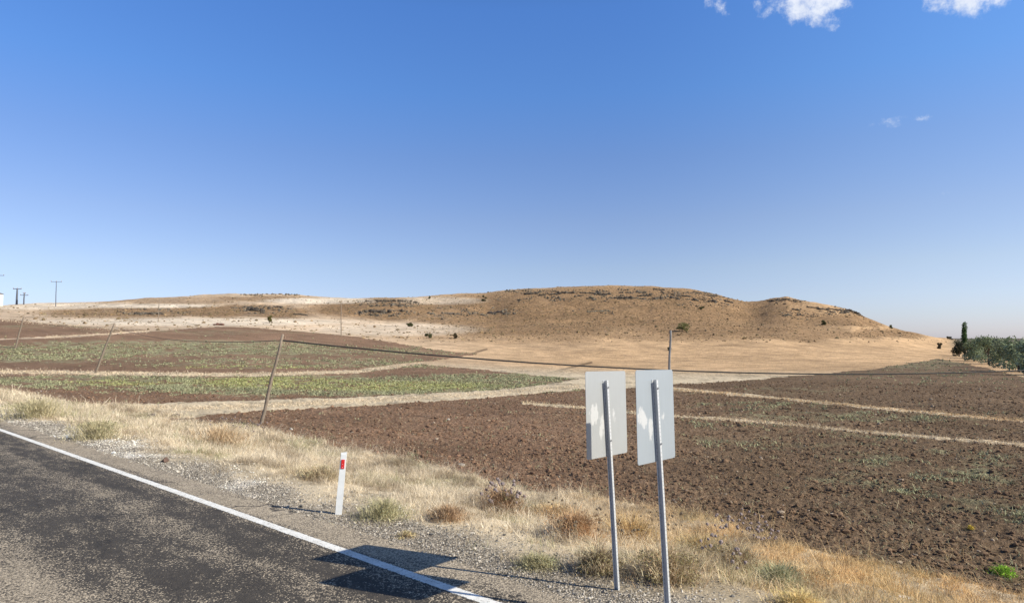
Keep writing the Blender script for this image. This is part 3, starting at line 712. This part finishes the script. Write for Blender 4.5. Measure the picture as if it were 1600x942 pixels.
# ------------------------------------------------------------ poles and cables
WOOD = simple('weathered_wood', (.22, .175, .13), .9, var=.35, scale=9); WOOD2 = simple('grey_concrete_pole', (.20, .195, .19), .9, var=.2, scale=4)
DARK = simple('cable_black', (.03, .028, .026), .7, var=.1); STEEL = simple('dark_steel', (.10, .11, .13), .6, var=.2); PORC = simple('porcelain', (.30, .20, .14), .3, var=.1)
def pole(name, bu, bv, tu, tv, r0, r1, label, group, mat=WOOD, cross=None, ins=1, Y=None, ydir=0.0):
    b = at(bu, bv)
    d = pixdir(tu, tv); k = (b.y + ydir) / d[1]; top = Vector((d[0] * k, b.y + ydir, H + d[2] * k))
    root = empty(name, b, label, 'utility pole', group); T = top - b
    bm = bmesh.new(); n = 6
    tube(bm, [-T.normalized() * .4] + [T * (i / n) + Vector((math.sin(i * 1.7) * .02, 0, 0)) * (0 < i < n) * (r0 > .05) for i in range(n + 1)], [r0] + [r0 + (r1 - r0) * i / n for i in range(n + 1)], 9)
    from_bm('pole_shaft', bm, mat, root, True)
    side = Vector((1, .25, 0)).normalized()
    if cross:
        for (dz, hw, th_) in cross:
            cb = bmesh.new(); c0 = T + Vector((0, 0, -dz)); tube(cb, [c0 - side * hw, c0 + side * hw], [th_, th_], 6); ca = from_bm('crossarm', cb, mat, root)
            for q in (-.95, 0, .95):
                ib = bmesh.new(); tube(ib, [c0 + side * hw * q + Vector((0, 0, th_)), c0 + side * hw * q + Vector((0, 0, th_ + .18)), c0 + side * hw * q + Vector((0, 0, th_ + .4))], [.09, .14, .05], 6); from_bm('insulator', ib, PORC, ca)
    else:
        for q in range(ins):
            ib = bmesh.new(); c0 = T * (1 - .055 - q * .03); s_ = side * (1 if q % 2 == 0 else -1)
            tube(ib, [c0 + s_ * (r1 * .6), c0 + s_ * (r1 + .07), c0 + s_ * (r1 + .07) + Vector((0, 0, .10))], [.012, .014, .032], 7); from_bm('insulator', ib, PORC, root)
    return b, top
G1 = 'leaning wooden telephone poles across the fields'
p1b, p1 = pole('telephone_pole', 408, 663, 442, 522, .075, .052, 'leaning weathered wooden telephone pole at the verge, nearest and tallest of its line', G1)
p2b, p2 = pole('telephone_pole', 149, 583, 179, 505, .11, .08, 'leaning wooden telephone pole in the green strip, left of the nearest pole', G1)
p3b, p3 = pole('telephone_pole', 24, 544, 37, 495, .12, .09, 'small leaning wooden telephone pole near the left edge, on the grassy mound', G1)
G2 = 'thin upright poles along the foot of the hill'
p4b, p4 = pole('utility_pole', 247, 503, 249, 465, .11, .08, 'thin dark upright pole on the pale stubble left of centre, below the ridge', G2, WOOD, ins=2)
p5b, p5 = pole('utility_pole', 533, 525, 533, 469, .11, .08, 'thin dark upright pole at the upper edge of the upper field', G2, WOOD, ins=2)
p6b, p6 = pole('utility_pole', 1045, 597, 1048, 516, .10, .08, 'grey upright pole standing on the tan stubble behind the right sign', G2, WOOD2, ins=2)
G3 = 'power poles on the skyline at the far left'
pole('power_pole', 87, 479, 88, 440, .17, .12, 'tallest crossarm power pole on the left skyline, standing apart from the others', G3, STEEL, cross=[(0.1, 1.9, .08)])
pole('power_pole', 26, 476, 27, 451, .45, .30, 'thick T shaped power pole on the skyline right of the white building', G3, STEEL, cross=[(0.1, 1.6, .16)])
pole('power_pole', 37, 476, 38, 458, .30, .22, 'short power pole with two crossarms on the left skyline, next to the thick one', G3, STEEL, cross=[(0.9, 1.5, .13), (0.1, .5, .1)])
pole('power_pole', -3, 478, -3, 430, .2, .15, 'power pole at the left edge of the frame with only its crossarm end in view', G3, STEEL, cross=[(0.1, 2.2, .1)])
def cable(name, a, b, sag, r_, label, n=48, mat=DARK):
    bm = bmesh.new(); a = Vector(a); b = Vector(b); pts = []
    for i in range(n + 1):
        t = i / n; p = a.lerp(b, t); p.z -= 4 * sag * t * (1 - t); pts.append(p - a)
    tube(bm, pts, [r_] * (n + 1), 6); o = from_bm(name, bm, mat); o.location = a; tag(o, label, 'cable', 'overhead cables'); return o
# right-hand end: a pole outside the frame
kq = p1b.y / 27.0
pr = Vector((50 * kq, 38 * kq, 0)); pr.z = float(zfun(pr.x, pr.y))
ra = p1b + (p1 - p1b) * .93
rootr = empty('telephone_pole', pr, 'wooden telephone pole standing in the field beyond the right edge of the frame', 'utility pole', G1)
bm = bmesh.new(); rt = Vector((0.1, 0, 3.0 - pr.z)); tube(bm, [Vector((0, 0, -.4)), rt * .5, rt], [.085, .07, .06], 9); from_bm('pole_shaft', bm, WOOD, rootr, True)
cable('overhead_cable', ra, pr + rt * .97, 1.85 * kq, .033, 'black sagging cable running from the nearest leaning pole to the right across the field')
cable('overhead_cable', p2b + (p2 - p2b) * .94, ra, .55, .014, 'thin cable between the nearest leaning pole and the second one to its left')
cable('overhead_cable', p3b + (p3 - p3b) * .94, p2b + (p2 - p2b) * .94, .5, .010, 'thin cable between the two leaning poles on the far left')

# ------------------------------------------------------------ white building at the left edge
def building():
    b = at(1, 478); w = 10.0; d = 7.0; h = 5.6
    root = empty('house', b + Vector((-w + 0.9, 3, -.3)), 'white rendered building with dark roof, cut off by the left edge of the frame', 'building')
    WALL = simple('white_render', (.78, .78, .76), .9, var=.08, scale=2); RF = simple('dark_roof', (.12, .10, .10), .8, var=.3, scale=3)
    bm = bmesh.new(); box(bm, (-w / 2 + 0, -d / 2, -1), (w / 2, d / 2, h)); from_bm('wall', bm, WALL, root)
    bm = bmesh.new()
    vs = [bm.verts.new(v) for v in [(-w / 2 - .4, -d / 2 - .4, h), (w / 2 + .4, -d / 2 - .4, h), (w / 2 + .4, d / 2 + .4, h), (-w / 2 - .4, d / 2 + .4, h), (-w / 2 + 1, 0, h + 1.0), (w / 2 - 1, 0, h + 1.0)]]
    for q in ((0, 1, 5, 4), (2, 3, 4, 5), (1, 2, 5), (3, 0, 4), (3, 2, 1, 0)): bm.faces.new([vs[i] for i in q])
    bmesh.ops.translate(bm, vec=(0, 0, .003), verts=bm.verts[:]); from_bm('roof', bm, RF, root)
    GL = simple('window_glass', (.04, .05, .06), .1, var=.1, spec=.6)
    for x in (-3, 0, 3):
        bm = bmesh.new(); box(bm, (x - .6, -d / 2 - .05, 1.6), (x + .6, -d / 2 - .003, 3.0)); wn = from_bm('window', bm, WALL, root)
        bm = bmesh.new(); box(bm, (x - .5, -d / 2 - .058, 1.7), (x + .5, -d / 2 - .052, 2.9)); from_bm('pane', bm, GL, wn)
building()

# ------------------------------------------------------------ rocks
def rock_obj(name, px, py, w, h, c, label, group, cat='rock', seed=0, n=7, sink=.35, sub=ICO2, mat=ROCK):
    """an outcrop: a pile of angular boulders w px wide, h px high"""
    r_ = np.random.default_rng(seed); b = at(px, py); k = b.length / F; W = w * k; Hh = h * k
    P = np.stack([r_.uniform(-.5, .5, n) * W, r_.uniform(-.3, .3, n) * max(W * .5, Hh), np.zeros(n)], -1)
    if n == 1: P[:] = 0
    P[:, 2] = zfun(P[:, 0] + b.x, P[:, 1] + b.y, False) - b.z
    size = r_.uniform(.45, 1.0, n) * Hh * .75
    if n > 1: P[:, 0] = (np.arange(n) + .5 + r_.uniform(-.2, .2, n) - n / 2) / n * W; P[:, 1] *= .5; P[:, 2] = zfun(P[:, 0] + b.x, P[:, 1] + b.y, False) - b.z; size = np.maximum(size, W / n * .8)
    if n == 1: size[:] = W * .5
    cl = lerpc(np.array(c) * .7, np.array(c) * 1.35, r_.uniform(size=n))
    V_, F_, c_ = stones(P + np.array([0, 0, .2]) * size[:, None], size, cl, base=sub, flat=.75 if n > 1 else h / w * 1.2, jag=.16, r=r_)
    o = mk(name, V_, F_, mat, colr=c_); o.location = b; tag(o, label, cat, group); return o
DKR = (.085, .07, .055); GYR = (.24, .22, .19)
rr2 = random.Random(5)
ORD = ['leftmost', 'second', 'third', 'fourth', 'fifth', 'sixth', 'seventh', 'eighth', 'ninth', 'tenth', 'eleventh', 'twelfth', 'thirteenth', 'fourteenth', 'fifteenth', 'sixteenth', 'seventeenth', 'eighteenth', 'rightmost']
def ordinal(i, n): return 'leftmost' if i == 0 else 'rightmost' if i == n - 1 else ORD[i] + ' from left'
def rocks(specs, label, group, c=DKR, s0=0):
    specs = sorted(specs)
    for i, (u, v, w, h) in enumerate(specs):
        rock_obj('rock_outcrop', u, v, w, h, c, ordinal(i, len(specs)) + ' of the ' + label, group, seed=s0 + i, n=max(4, int(w / 2.2)))
rocks([(828 + i * 17 + rr2.uniform(-6, 6), 458 + i * .62 + rr2.uniform(-3.5, 3.5), rr2.uniform(9, 22), rr2.uniform(3.0, 5.2)) for i in range(19)],
      'dark rocks in the broken band just under the main crest', 'rocks under the main crest')
rocks([(1090, 458, 12, 3), (1112, 463, 10, 2.6), (1030, 453, 16, 2.5), (905, 463, 14, 4), (922, 467, 12, 4), (943, 462, 12, 3), (985, 466, 14, 4), (1030, 466, 10, 3), (868, 456, 10, 3)], 'dark rocks scattered on the main hill shoulder', 'rocks on the main hill shoulder', s0=30)
rocks([(1212, 470, 12, 3.2), (1226, 469, 14, 3.5), (1240, 471, 12, 3), (1244, 485, 12, 4), (1250, 493, 9, 3)], 'dark rocks on the second summit right of the saddle', 'rocks on the second summit', s0=50)
rocks([(1270, 481, 16, 3.5), (1285, 484, 16, 4.5), (1302, 484, 14, 4), (1318, 486, 16, 4.5), (1334, 489, 16, 5), (1345, 493, 8, 4)], 'dark rock ledges stepping down the right shoulder', 'rock ledges on the right shoulder', s0=60)
rock_obj('rock_outcrop', 774, 489, 18, 6, (.08, .068, .06), 'isolated dark rock outcrop on the left flank of the main hill', None, seed=70, n=8)
rock_obj('rock_outcrop', 935, 487, 34, 2.6, (.19, .17, .125), 'pale grey rock scree in the middle of the main hill', None, seed=71, n=20)
rock_obj('rock_outcrop', 400, 486, 22, 8, DKR, 'dark rock outcrop with a jagged edge on the left knoll, above the small tree', None, seed=72, n=9)
rock_obj('rock_outcrop', 435, 480, 14, 4, DKR, 'small dark rock outcrop right of the jagged one on the left knoll', None, seed=73, n=5)
rock_obj('rock_outcrop', 612, 471, 44, 4, DKR, 'long low dark rock outcrop on top of the middle knoll', None, seed=74, n=16)
rock_obj('rock_outcrop', 592, 488, 36, 6, DKR, 'dark rock outcrop across the face of the middle knoll', None, seed=75, n=14)
rock_obj('rock_outcrop', 235, 491, 34, 5, DKR, 'dark rock outcrop left of the thin pole on the left ridge', None, seed=76, n=11)
rock_obj('rock_outcrop', 470, 492, 20, 3.5, DKR, 'low dark rock outcrop between the left and middle knolls', None, seed=77, n=7)
rock_obj('rock_outcrop', 703, 491, 28, 5, (.15, .12, .09), 'brown rock outcrop on the slope between the middle knoll and main hill', None, seed=78, n=10)
rock_obj('rock_outcrop', 341, 508, 13, 4.5, (.12, .06, .045), 'reddish dark heap of stones on the pale stubble by the upper field', None, seed=79, n=6)
def stone1(u, v, w, h, c, label, seed, mat=STONE):
    rock_obj('stone', u, v, w, h, c, label, None, 'stone', seed, 1, sub=ICO3 if False else ICO2, mat=mat)
stone1(238, 652, 14, 9, (.12, .095, .08), 'larger dark stone lying on the pale balk at the left end of the brown field', 90)
stone1(274, 651, 11, 6, (.14, .11, .09), 'smaller dark stone on the pale balk, right of the larger one', 91)
stone1(258, 721, 12, 8, (.14, .09, .07), 'reddish brown stone at the edge of the white gravel left of the marker post', 92)
stone1(721, 728, 12, 8, (.32, .27, .22), 'pale rounded stone in the brown field above the verge', 93)
stone1(701, 656, 6, 4, (.5, .45, .38), 'tiny pale stone far out in the brown field', 94)
stone1(455, 672, 6, 4, (.5, .45, .38), 'tiny pale stone in the brown field right of the nearest leaning pole', 95)
stone1(653, 718, 7, 5, (.07, .06, .05), 'small dark stone in the brown field left of the pale rounded one', 96)
stone1(1412, 940, 24, 11, (.62, .61, .60), 'white stone at the bottom edge of the frame in the verge', 97)

# ------------------------------------------------------------ shrubs and trees
def leafcloud(n, W, D, Hh, size, c0, c1, r_, zoff=.1, lumps=6, shape='dome'):
    """n leaf quads gathered in lumps through an uneven crown"""
    L = []; cen = []
    for i in range(lumps):
        a = r_.uniform(0, 6.28); q = math.sqrt(r_.uniform()) * .62; zz = r_.uniform(.10, .82)
        if shape == 'spire': q *= .8 * (1 - zz * .75); 
        else: q *= math.sqrt(max(.05, 1 - (zz - .2) ** 2))
        cen.append((math.cos(a) * q * W / 2, math.sin(a) * q * D / 2, zz * Hh, r_.uniform(.55, 1.0), r_.uniform()))
    cen = np.array(cen); k = r_.integers(0, lumps, n); c = cen[k]
    g = r_.normal(0, 1, (n, 3)); g /= np.linalg.norm(g, axis=1)[:, None]; g *= (r_.uniform(.25, 1.0, n) ** .5)[:, None]
    rad = c[:, 3:4] * np.array([W * .24, D * .24, Hh * (.2 if shape == 'spire' else .24)])
    P = c[:, :3] + g * rad; P[:, 2] = np.maximum(P[:, 2], zoff * Hh * r_.uniform(0, 1, n))
    a1 = r_.normal(0, 1, (n, 3)); a1 /= np.linalg.norm(a1, axis=1)[:, None]; a2 = np.cross(a1, r_.normal(0, 1, (n, 3))); a2 /= np.linalg.norm(a2, axis=1)[:, None]
    sz = (size * r_.uniform(.5, 1.3, n))[:, None]; a1 = a1 * sz; a2 = a2 * sz * .5
    V_ = np.stack([P - a1, P + a2 * .9, P + a1, P - a2 * .9], 1).reshape(-1, 3)
    F_ = (np.arange(n)[:, None] * 4 + np.arange(4)[None])
    cl = lerpc(c0, c1, np.clip(c[:, 4] * .8 + r_.uniform(-.1, .4, n), 0, 1))
    return V_, F_, np.repeat(cl, 4, 0)
BARK = simple('bark', (.12, .09, .065), .95, var=.3, scale=6)
def tree(name, u, v, w, h, n, size, c0, c1, label, group, cat='tree', seed=0, shape='dome', lumps=12, zoff=.1, dist=None):
    r_ = np.random.default_rng(seed)
    b = at(u, v) if dist is None else None
    if dist is not None:
        d = pixdir(u, v); q = dist / d[1]; b = Vector((d[0] * q, dist, 0)); b.z = float(zfun(b.x, b.y, False))
    k = b.length / F; W, Hh = w * k, h * k
    root = empty(name, b, label, cat, group)
    V_, F_, c_ = leafcloud(n, W, W, Hh, size, c0, c1, r_, zoff, lumps, shape); mk('crown', V_, F_, LEAF, root, colr=c_)
    bm = bmesh.new(); R0 = max(.03, Hh * .028)
    tube(bm, [(0, 0, -.3), (W * .01, 0, Hh * .3), (-W * .02, W * .01, Hh * .75)], [R0 * 1.3, R0, R0 * .3], 7)
    for i in range(5):
        a = i * 1.3 + r_.uniform(0, .8); z0 = Hh * (.15 + .1 * i); e = Vector((math.cos(a) * W * .25, math.sin(a) * W * .25, z0 + Hh * .3)) if shape != 'spire' else Vector((math.cos(a) * W * .12, math.sin(a) * W * .12, z0 + Hh * .25))
        tube(bm, [(0, 0, z0), e * .5 + Vector((0, 0, z0 * .4)), e], [R0 * .6, R0 * .4, R0 * .15], 5)
    from_bm('trunk', bm, BARK, root); return root
GT = 'trees and bushes in the thicket at the right edge'
WIL0, WIL1 = (.15, .19, .10), (.38, .43, .27)
spec = [(1508, 560, 22, 22, 0, 'dark olive bush at the left end of the thicket, left of the poplar'), (1496, 548, 12, 14, 2, 'small dark bush at the foot of the hill slope, leftmost of the thicket')]
tree('poplar_tree', 1508, 553, 13, 46, 1700, .26, (.045, .085, .035), (.09, .15, .06), 'narrow upright poplar rising above the thicket at the right', None, seed=1, shape='spire', lumps=22, zoff=.25)
for i, (u, v, w, h, c0, c1, lb) in enumerate([
    (1499, 557, 20, 22, (.05, .055, .035), (.10, .10, .06), 'small dark brown green bush leftmost of the thicket, on the hill foot'),
    (1522, 564, 34, 34, WIL0, WIL1, 'grey green willow bush in the thicket just right of the poplar'),
    (1545, 569, 38, 38, WIL0, WIL1, 'grey green willow bush second to the right of the poplar'),
    (1569, 575, 40, 40, WIL0, (.22, .25, .165), 'pale grey green willow bush in the middle of the thicket front'),
    (1592, 581, 42, 44, WIL0, WIL1, 'grey green willow bush by the right edge of the frame'),
    (1616, 586, 44, 46, WIL0, WIL1, 'grey green willow bush cut by the right edge of the frame')]):
    tree('willow_bush', u, v, w, h, 2600, .17, c0, c1, lb, GT, 'bush', seed=10 + i, lumps=16)
for i, (u, v, w, h, D_, c0, c1, lb) in enumerate([
    (1522, 550, 32, 26, 150, (.06, .07, .04), (.13, .13, .07), 'dark olive tree behind the thicket right of the poplar'),
    (1546, 552, 36, 28, 150, (.10, .11, .045), (.22, .22, .10), 'yellowish olive tree in the back row of the thicket'),
    (1566, 550, 26, 24, 165, (.05, .055, .04), (.11, .11, .07), 'brownish dark tree in the back row of the thicket'),
    (1590, 556, 30, 14, 150, (.08, .09, .05), (.17, .18, .10), 'low green bush in the back row near the right edge'),
    (1618, 556, 30, 22, 150, WIL0, WIL1, 'willow bush beyond the right edge behind the front row')]):
    tree('willow_tree' if i < 3 else 'willow_bush', u, v, w, h, 2000, .22, c0, c1, lb, GT, 'tree' if i < 3 else 'bush', seed=30 + i, lumps=14, dist=D_)
tree('cypress_tree', 1574, 541, 5, 13, 500, .35, (.05, .05, .04), (.08, .08, .06), 'tiny dark columnar tree standing beyond the thicket on the far plain', None, seed=40, shape='spire', dist=260, lumps=10)
tree('juniper_bush', 1484, 533, 9, 6, 400, .3, (.04, .045, .03), (.08, .08, .05), 'small dark bush on the horizon where the hill ends', None, cat='bush', seed=41, dist=340)
GH = 'shrubs dotted on the hillside'
OL0, OL1 = (.07, .08, .035), (.16, .16, .075)
for i, (u, v, w, h, lb, c0, c1) in enumerate([
    (421, 505, 11, 13, 'small yellow green tree standing on pale stubble below the left knoll', (.11, .10, .035), (.20, .18, .07)),
    (640, 510, 14, 7, 'low wide dark green shrub above the pair of round shrubs', OL0, OL1),
    (670, 528, 13, 11, 'round green shrub on pale stubble, left and larger of a pair', OL0, OL1),
    (711, 529, 8, 9, 'round brownish green shrub on pale stubble, right and smaller of a pair', (.09, .075, .04), (.16, .13, .075)),
    (757, 471, 11, 10, 'dark green round shrub on the skyline saddle left of the main hill', (.04, .05, .02), (.09, .10, .05)),
    (671, 467, 4, 5, 'tiny dark shrub on the pale skyline between the knolls', OL0, OL1),
    (1066, 518, 30, 14, 'wide yellow green shrub with dark centre on the hill above the grey pole', (.10, .11, .035), (.20, .20, .08)),
    (1046, 548, 8, 5, 'small dark shrub on tan stubble beside the grey pole', OL0, OL1),
    (1288, 508, 12, 7, 'small olive shrub on the slope under the right rock ledges', OL0, OL1),
    (1392, 513, 7, 5, 'tiny olive shrub on the descending right skyline', OL0, OL1),
    (1468, 545, 8, 8, 'small dark bush low on the right end of the hill', (.05, .045, .03), (.10, .08, .05)),
    (1096, 484, 10, 5, 'small green shrub high on the right half of the main hill', OL0, OL1)]):
    tree('hill_shrub', u, v, w, h, 900, .20, c0, c1, lb, GH, 'shrub', seed=50 + i, lumps=7, zoff=.02)

# roadside bushes: fine twigs and small leaves
def bush(u, v, w, h, c0, c1, lc0, lc1, leaves, label, seed, heads=0, group='dry bushes on the verge', name='dry_bush', tw=420):
    r_ = np.random.default_rng(seed); b = at(u, v); k = b.length / F; W, Hh = w * k, h * k
    root = empty(name, b, label, 'bush', group)
    n = tw * 4; a = r_.uniform(0, 6.28, n); lob = .55 + .9 * fbm(a * 1.3 + seed, a * 0 + seed, 3, seed); rad = np.minimum(np.abs(r_.normal(0, .27, n)), .62) * W * lob * 1.15
    P = np.stack([np.cos(a) * rad, np.sin(a) * rad, np.zeros(n)], -1); P[:, 2] = zfun(P[:, 0] + b.x, P[:, 1] + b.y) - b.z - .01
    P2 = P.copy(); up = r_.uniform(0, .55, n) * (r_.uniform(size=n) < .7); P2[:, 2] += up * Hh
    hh = Hh * r_.uniform(.2, 1.0, n) ** 1.2 * np.clip(1.05 - .75 * (rad / (W * .5)), .18, 1) * (1 - up * .6) * (.6 + .8 * fbm(P[:, 0] / W * 5 + seed, P[:, 1] / W * 5, 2, seed)) * 1.15
    az = a + r_.normal(0, 1.1, n)
    V_, F_, c_ = blades(P2, hh, r_.uniform(.003, .0065, n) * (1 + b.length / 20), r_.uniform(.2, 1.25, n), az, lerpc(np.array(c0) * 1.55, np.array(c1) * 1.55, r_.uniform(size=n)), .3)
    mk('stems', V_, F_, GRASS, root, colr=c_)
    if leaves:
        V_, F_, c_ = leafcloud(leaves, W * 1.05, W * 1.05, Hh * .8, .010 * (1 + b.length / 16), np.array(lc0) * 1.6, np.array(lc1) * 1.6, r_, .02, 14); mk('foliage', V_, F_, LEAF, root, colr=c_)
    hp = []
    for i in range(heads):
        a = r_.uniform(0, 6.28); q = math.sqrt(r_.uniform()) * W * .48; zz = Hh * r_.uniform(.65, 1.12) * (1 - .3 * (q / (W * .48)) ** 2)
        hp.append(Vector((math.cos(a) * q, math.sin(a) * q, zz)))
    return root, hp, b
def spiky_mesh():
    V0, F0 = ICO2; V_ = V0.copy(); r_ = np.random.default_rng(2)
    V_ = V_ * (1 + r_.uniform(-.12, .55, (len(V_), 1)) * (r_.uniform(size=(len(V_), 1)) < .5))
    return V_, F0
HEAD = simple('thistle_head', (.25, .20, .185), .9, var=.3, scale=80); HEADB = simple('brown_seed_head', (.17, .13, .085), .9, var=.3, scale=80)
sv, sf = spiky_mesh(); hm = {}
for nm, mt in (('p', HEAD), ('b', HEADB)):
    me = bpy.data.meshes.new('thistle_head'); me.from_pydata([tuple(x) for x in sv], [], [tuple(int(q) for q in f) for f in sf]); me.materials.append(mt); hm[nm] = me
def put_heads(root, hp, kind, r_, size):
    for p in hp:
        o = bpy.data.objects.new('flower_head', hm[kind]); col.objects.link(o); o.parent = root; o.location = p; s_ = size * r_.uniform(.65, 1.2); o.scale = (s_, s_, s_ * .9); o.rotation_euler = (r_.uniform(0, 3), r_.uniform(0, 3), 0)
T0, T1 = (.44, .33, .20), (.27, .19, .115); O0, O1 = (.40, .35, .22), (.25, .215, .125); RB0, RB1 = (.33, .22, .13), (.19, .12, .075)
rp = random.Random(9)
bush(345, 700, 92, 40, T0, T1, (.36, .26, .15), (.20, .13, .08), 900, 'wide tan dry bush on the verge just left of the nearest leaning pole', 201)
bush(150, 685, 70, 30, O0, O1, (.28, .26, .14), (.18, .17, .09), 700, 'olive and straw coloured bush on the verge at the left, beside the road', 202)
bush(55, 652, 90, 28, O0, O1, (.27, .25, .14), (.18, .17, .09), 600, 'low olive bush leftmost on the verge, close to the road edge', 203)
GO0, GO1 = (.46, .33, .16), (.27, .18, .09)
bush(985, 850, 110, 52, GO0, GO1, (.30, .23, .11), (.18, .135, .065), 900, 'golden brown bush with dark seed heads between the upper halves of the sign posts', 215)
bush(868, 812, 80, 30, GO0, RB0, (.28, .20, .11), (.17, .12, .07), 500, 'low golden bush at the field edge left of the left sign post', 216)
bush(1095, 868, 90, 46, GO0, O1, (.27, .24, .12), (.17, .15, .075), 800, 'golden green bush beside the right sign post, below the purple thistles', 217)
bush(1265, 915, 90, 34, GO0, T0, (.34, .26, .13), (.22, .16, .08), 400, 'rightmost low golden bush in the verge grass', 218)
bush(1250, 950, 80, 28, (.46, .38, .17), GO0, (.36, .30, .14), (.24, .2, .09), 200, 'yellow tinged grass clump at the bottom edge right of the signs', 219)
bush(700, 812, 70, 24, RB0, T1, (.26, .19, .12), (.17, .12, .08), 400, 'low red brown dry bush left of the purple thistle bush', 220)
bush(500, 748, 90, 26, O0, T1, (.26, .24, .14), (.18, .16, .09), 400, 'low straw olive bush left of the marker post', 221)
rt_, hp, _ = bush(785, 805, 78, 52, RB0, RB1, (.14, .135, .07), (.09, .08, .045), 1100, 'dark thistle bush with grey purple heads between the marker post and the signs', 204, heads=38); put_heads(rt_, hp, 'p', rp, .026)
bush(900, 842, 95, 44, RB0, (.36, .24, .13), (.26, .15, .08), (.15, .09, .05), 1000, 'red brown dry bush left of the left sign post', 205)
bush(935, 893, 80, 44, O0, RB1, (.20, .17, .08), (.12, .10, .05), 1100, 'olive brown bush directly behind the foot of the left sign post', 206)
bush(1040, 905, 130, 58, O0, RB0, (.22, .19, .09), (.13, .10, .055), 1700, 'broad olive brown bush behind and between the two sign posts', 207)
bush(1150, 890, 90, 50, O0, RB1, (.21, .20, .10), (.13, .11, .055), 1200, 'olive bush right of the right sign post', 208)
bush(1215, 915, 70, 46, (.30, .29, .17), (.20, .20, .12), (.2, .21, .13), (.15, .15, .09), 250, 'grey green spiky weed bush to the right of the olive bush', 209, tw=260)
bush(600, 808, 100, 26, (.36, .33, .19), O1, (.24, .235, .13), (.17, .165, .09), 350, 'low greenish bush right of the marker post', 210)
bush(840, 885, 80, 22, (.36, .33, .19), O1, (.24, .235, .13), (.17, .165, .09), 300, 'low green grey bush by the gravel edge left of the left sign', 211)
bush(635, 838, 40, 10, T0, O1, (.36, .30, .15), (.20, .15, .08), 200, 'flattened dry weed lying on the gravel above the sign shadow', 212, tw=90)
# bright green weed in the ploughed field
bush(1568, 895, 34, 15, (.20, .32, .04), (.14, .24, .03), (.24, .38, .05), (.16, .27, .03), 420, 'small bright green weed in the ploughed soil at the lower right', 213, name='green_weed', group='green weeds in the ploughed soil', tw=60)
bush(1517, 826, 12, 7, (.45, .33, .06), (.3, .24, .05), (.45, .33, .06), (.3, .24, .05), 60, 'tiny yellow weed in the ploughed soil at the right', 214, name='yellow_weed', group='green weeds in the ploughed soil', tw=20)

# tall thistles and seed-head plants
def stalk(u, v, hpx, nh, kind, label, group, seed, name='thistle_plant', sp=.16, size=.02):
    r_ = np.random.default_rng(seed); b = at(u, v); k = b.length / F; Hh = hpx * k
    root = empty(name, b, label, 'plant', group); bm = bmesh.new(); hp = []
    lean = Vector((r_.uniform(-.2, .2), r_.uniform(-.2, .2), 1)) * Hh
    tube(bm, [Vector((0, 0, -.05)), lean * .55, lean], [.004, .003, .002], 4); hp.append(lean)
    for i in range(nh - 1):
        t = r_.uniform(.35, .85); s0 = lean * t; a = r_.uniform(0, 6.28); e = s0 + Vector((math.cos(a) * sp * Hh, math.sin(a) * sp * Hh, r_.uniform(.08, .3) * Hh)) * r_.uniform(.6, 1.2)
        tube(bm, [s0, s0.lerp(e, .6) + Vector((0, 0, -.01)), e], [.0028, .002, .0016], 4); hp.append(e)
    from_bm('stem', bm, STEM, root); put_heads(root, hp, kind, random.Random(seed), size)
    return root
STEM = simple('dry_stem', (.36, .28, .17), .9, var=.2)
for i, (u, v, h, nh) in enumerate(sorted([(1120, 865, 58, 9), (1135, 880, 66, 10), (1163, 868, 62, 10), (1178, 872, 58, 11), (1195, 880, 52, 10), (1110, 895, 52, 8), (1205, 872, 40, 7), (1160, 905, 50, 8)])):
    stalk(u, v, h, nh, 'p', ordinal(i, 8) + ' of the grey purple headed thistles right of the signs', 'thistles right of the signs', 300 + i, sp=.24, size=.019)
for i in range(34):
    u = 868 + (i * 61.7) % 215; v = 822 + (u - 868) * .10 + rr2.uniform(-8, 26)
    stalk(u, v, rr2.uniform(24, 46), rr2.choice([1, 2, 3]), 'b', 'dry wild stalk with small dark seed heads in the grass behind the sign posts', 'seed head stalks behind the signs', 400 + i, name='seed_head_plant', sp=.25, size=.017)
for i, (u, v, h) in enumerate([(60, 640, 22), (338, 690, 34), (372, 685, 30), (395, 690, 28), (415, 690, 26)]):
    stalk(u, v, h, 7, 'p', ordinal(i - 1, 4) + ' of the thin dry thistles by the nearest leaning pole' if i else 'thin dry thistle at the far left of the verge', 'dry thistles on the left verge' if i else None, 500 + i, sp=.3, size=.022)
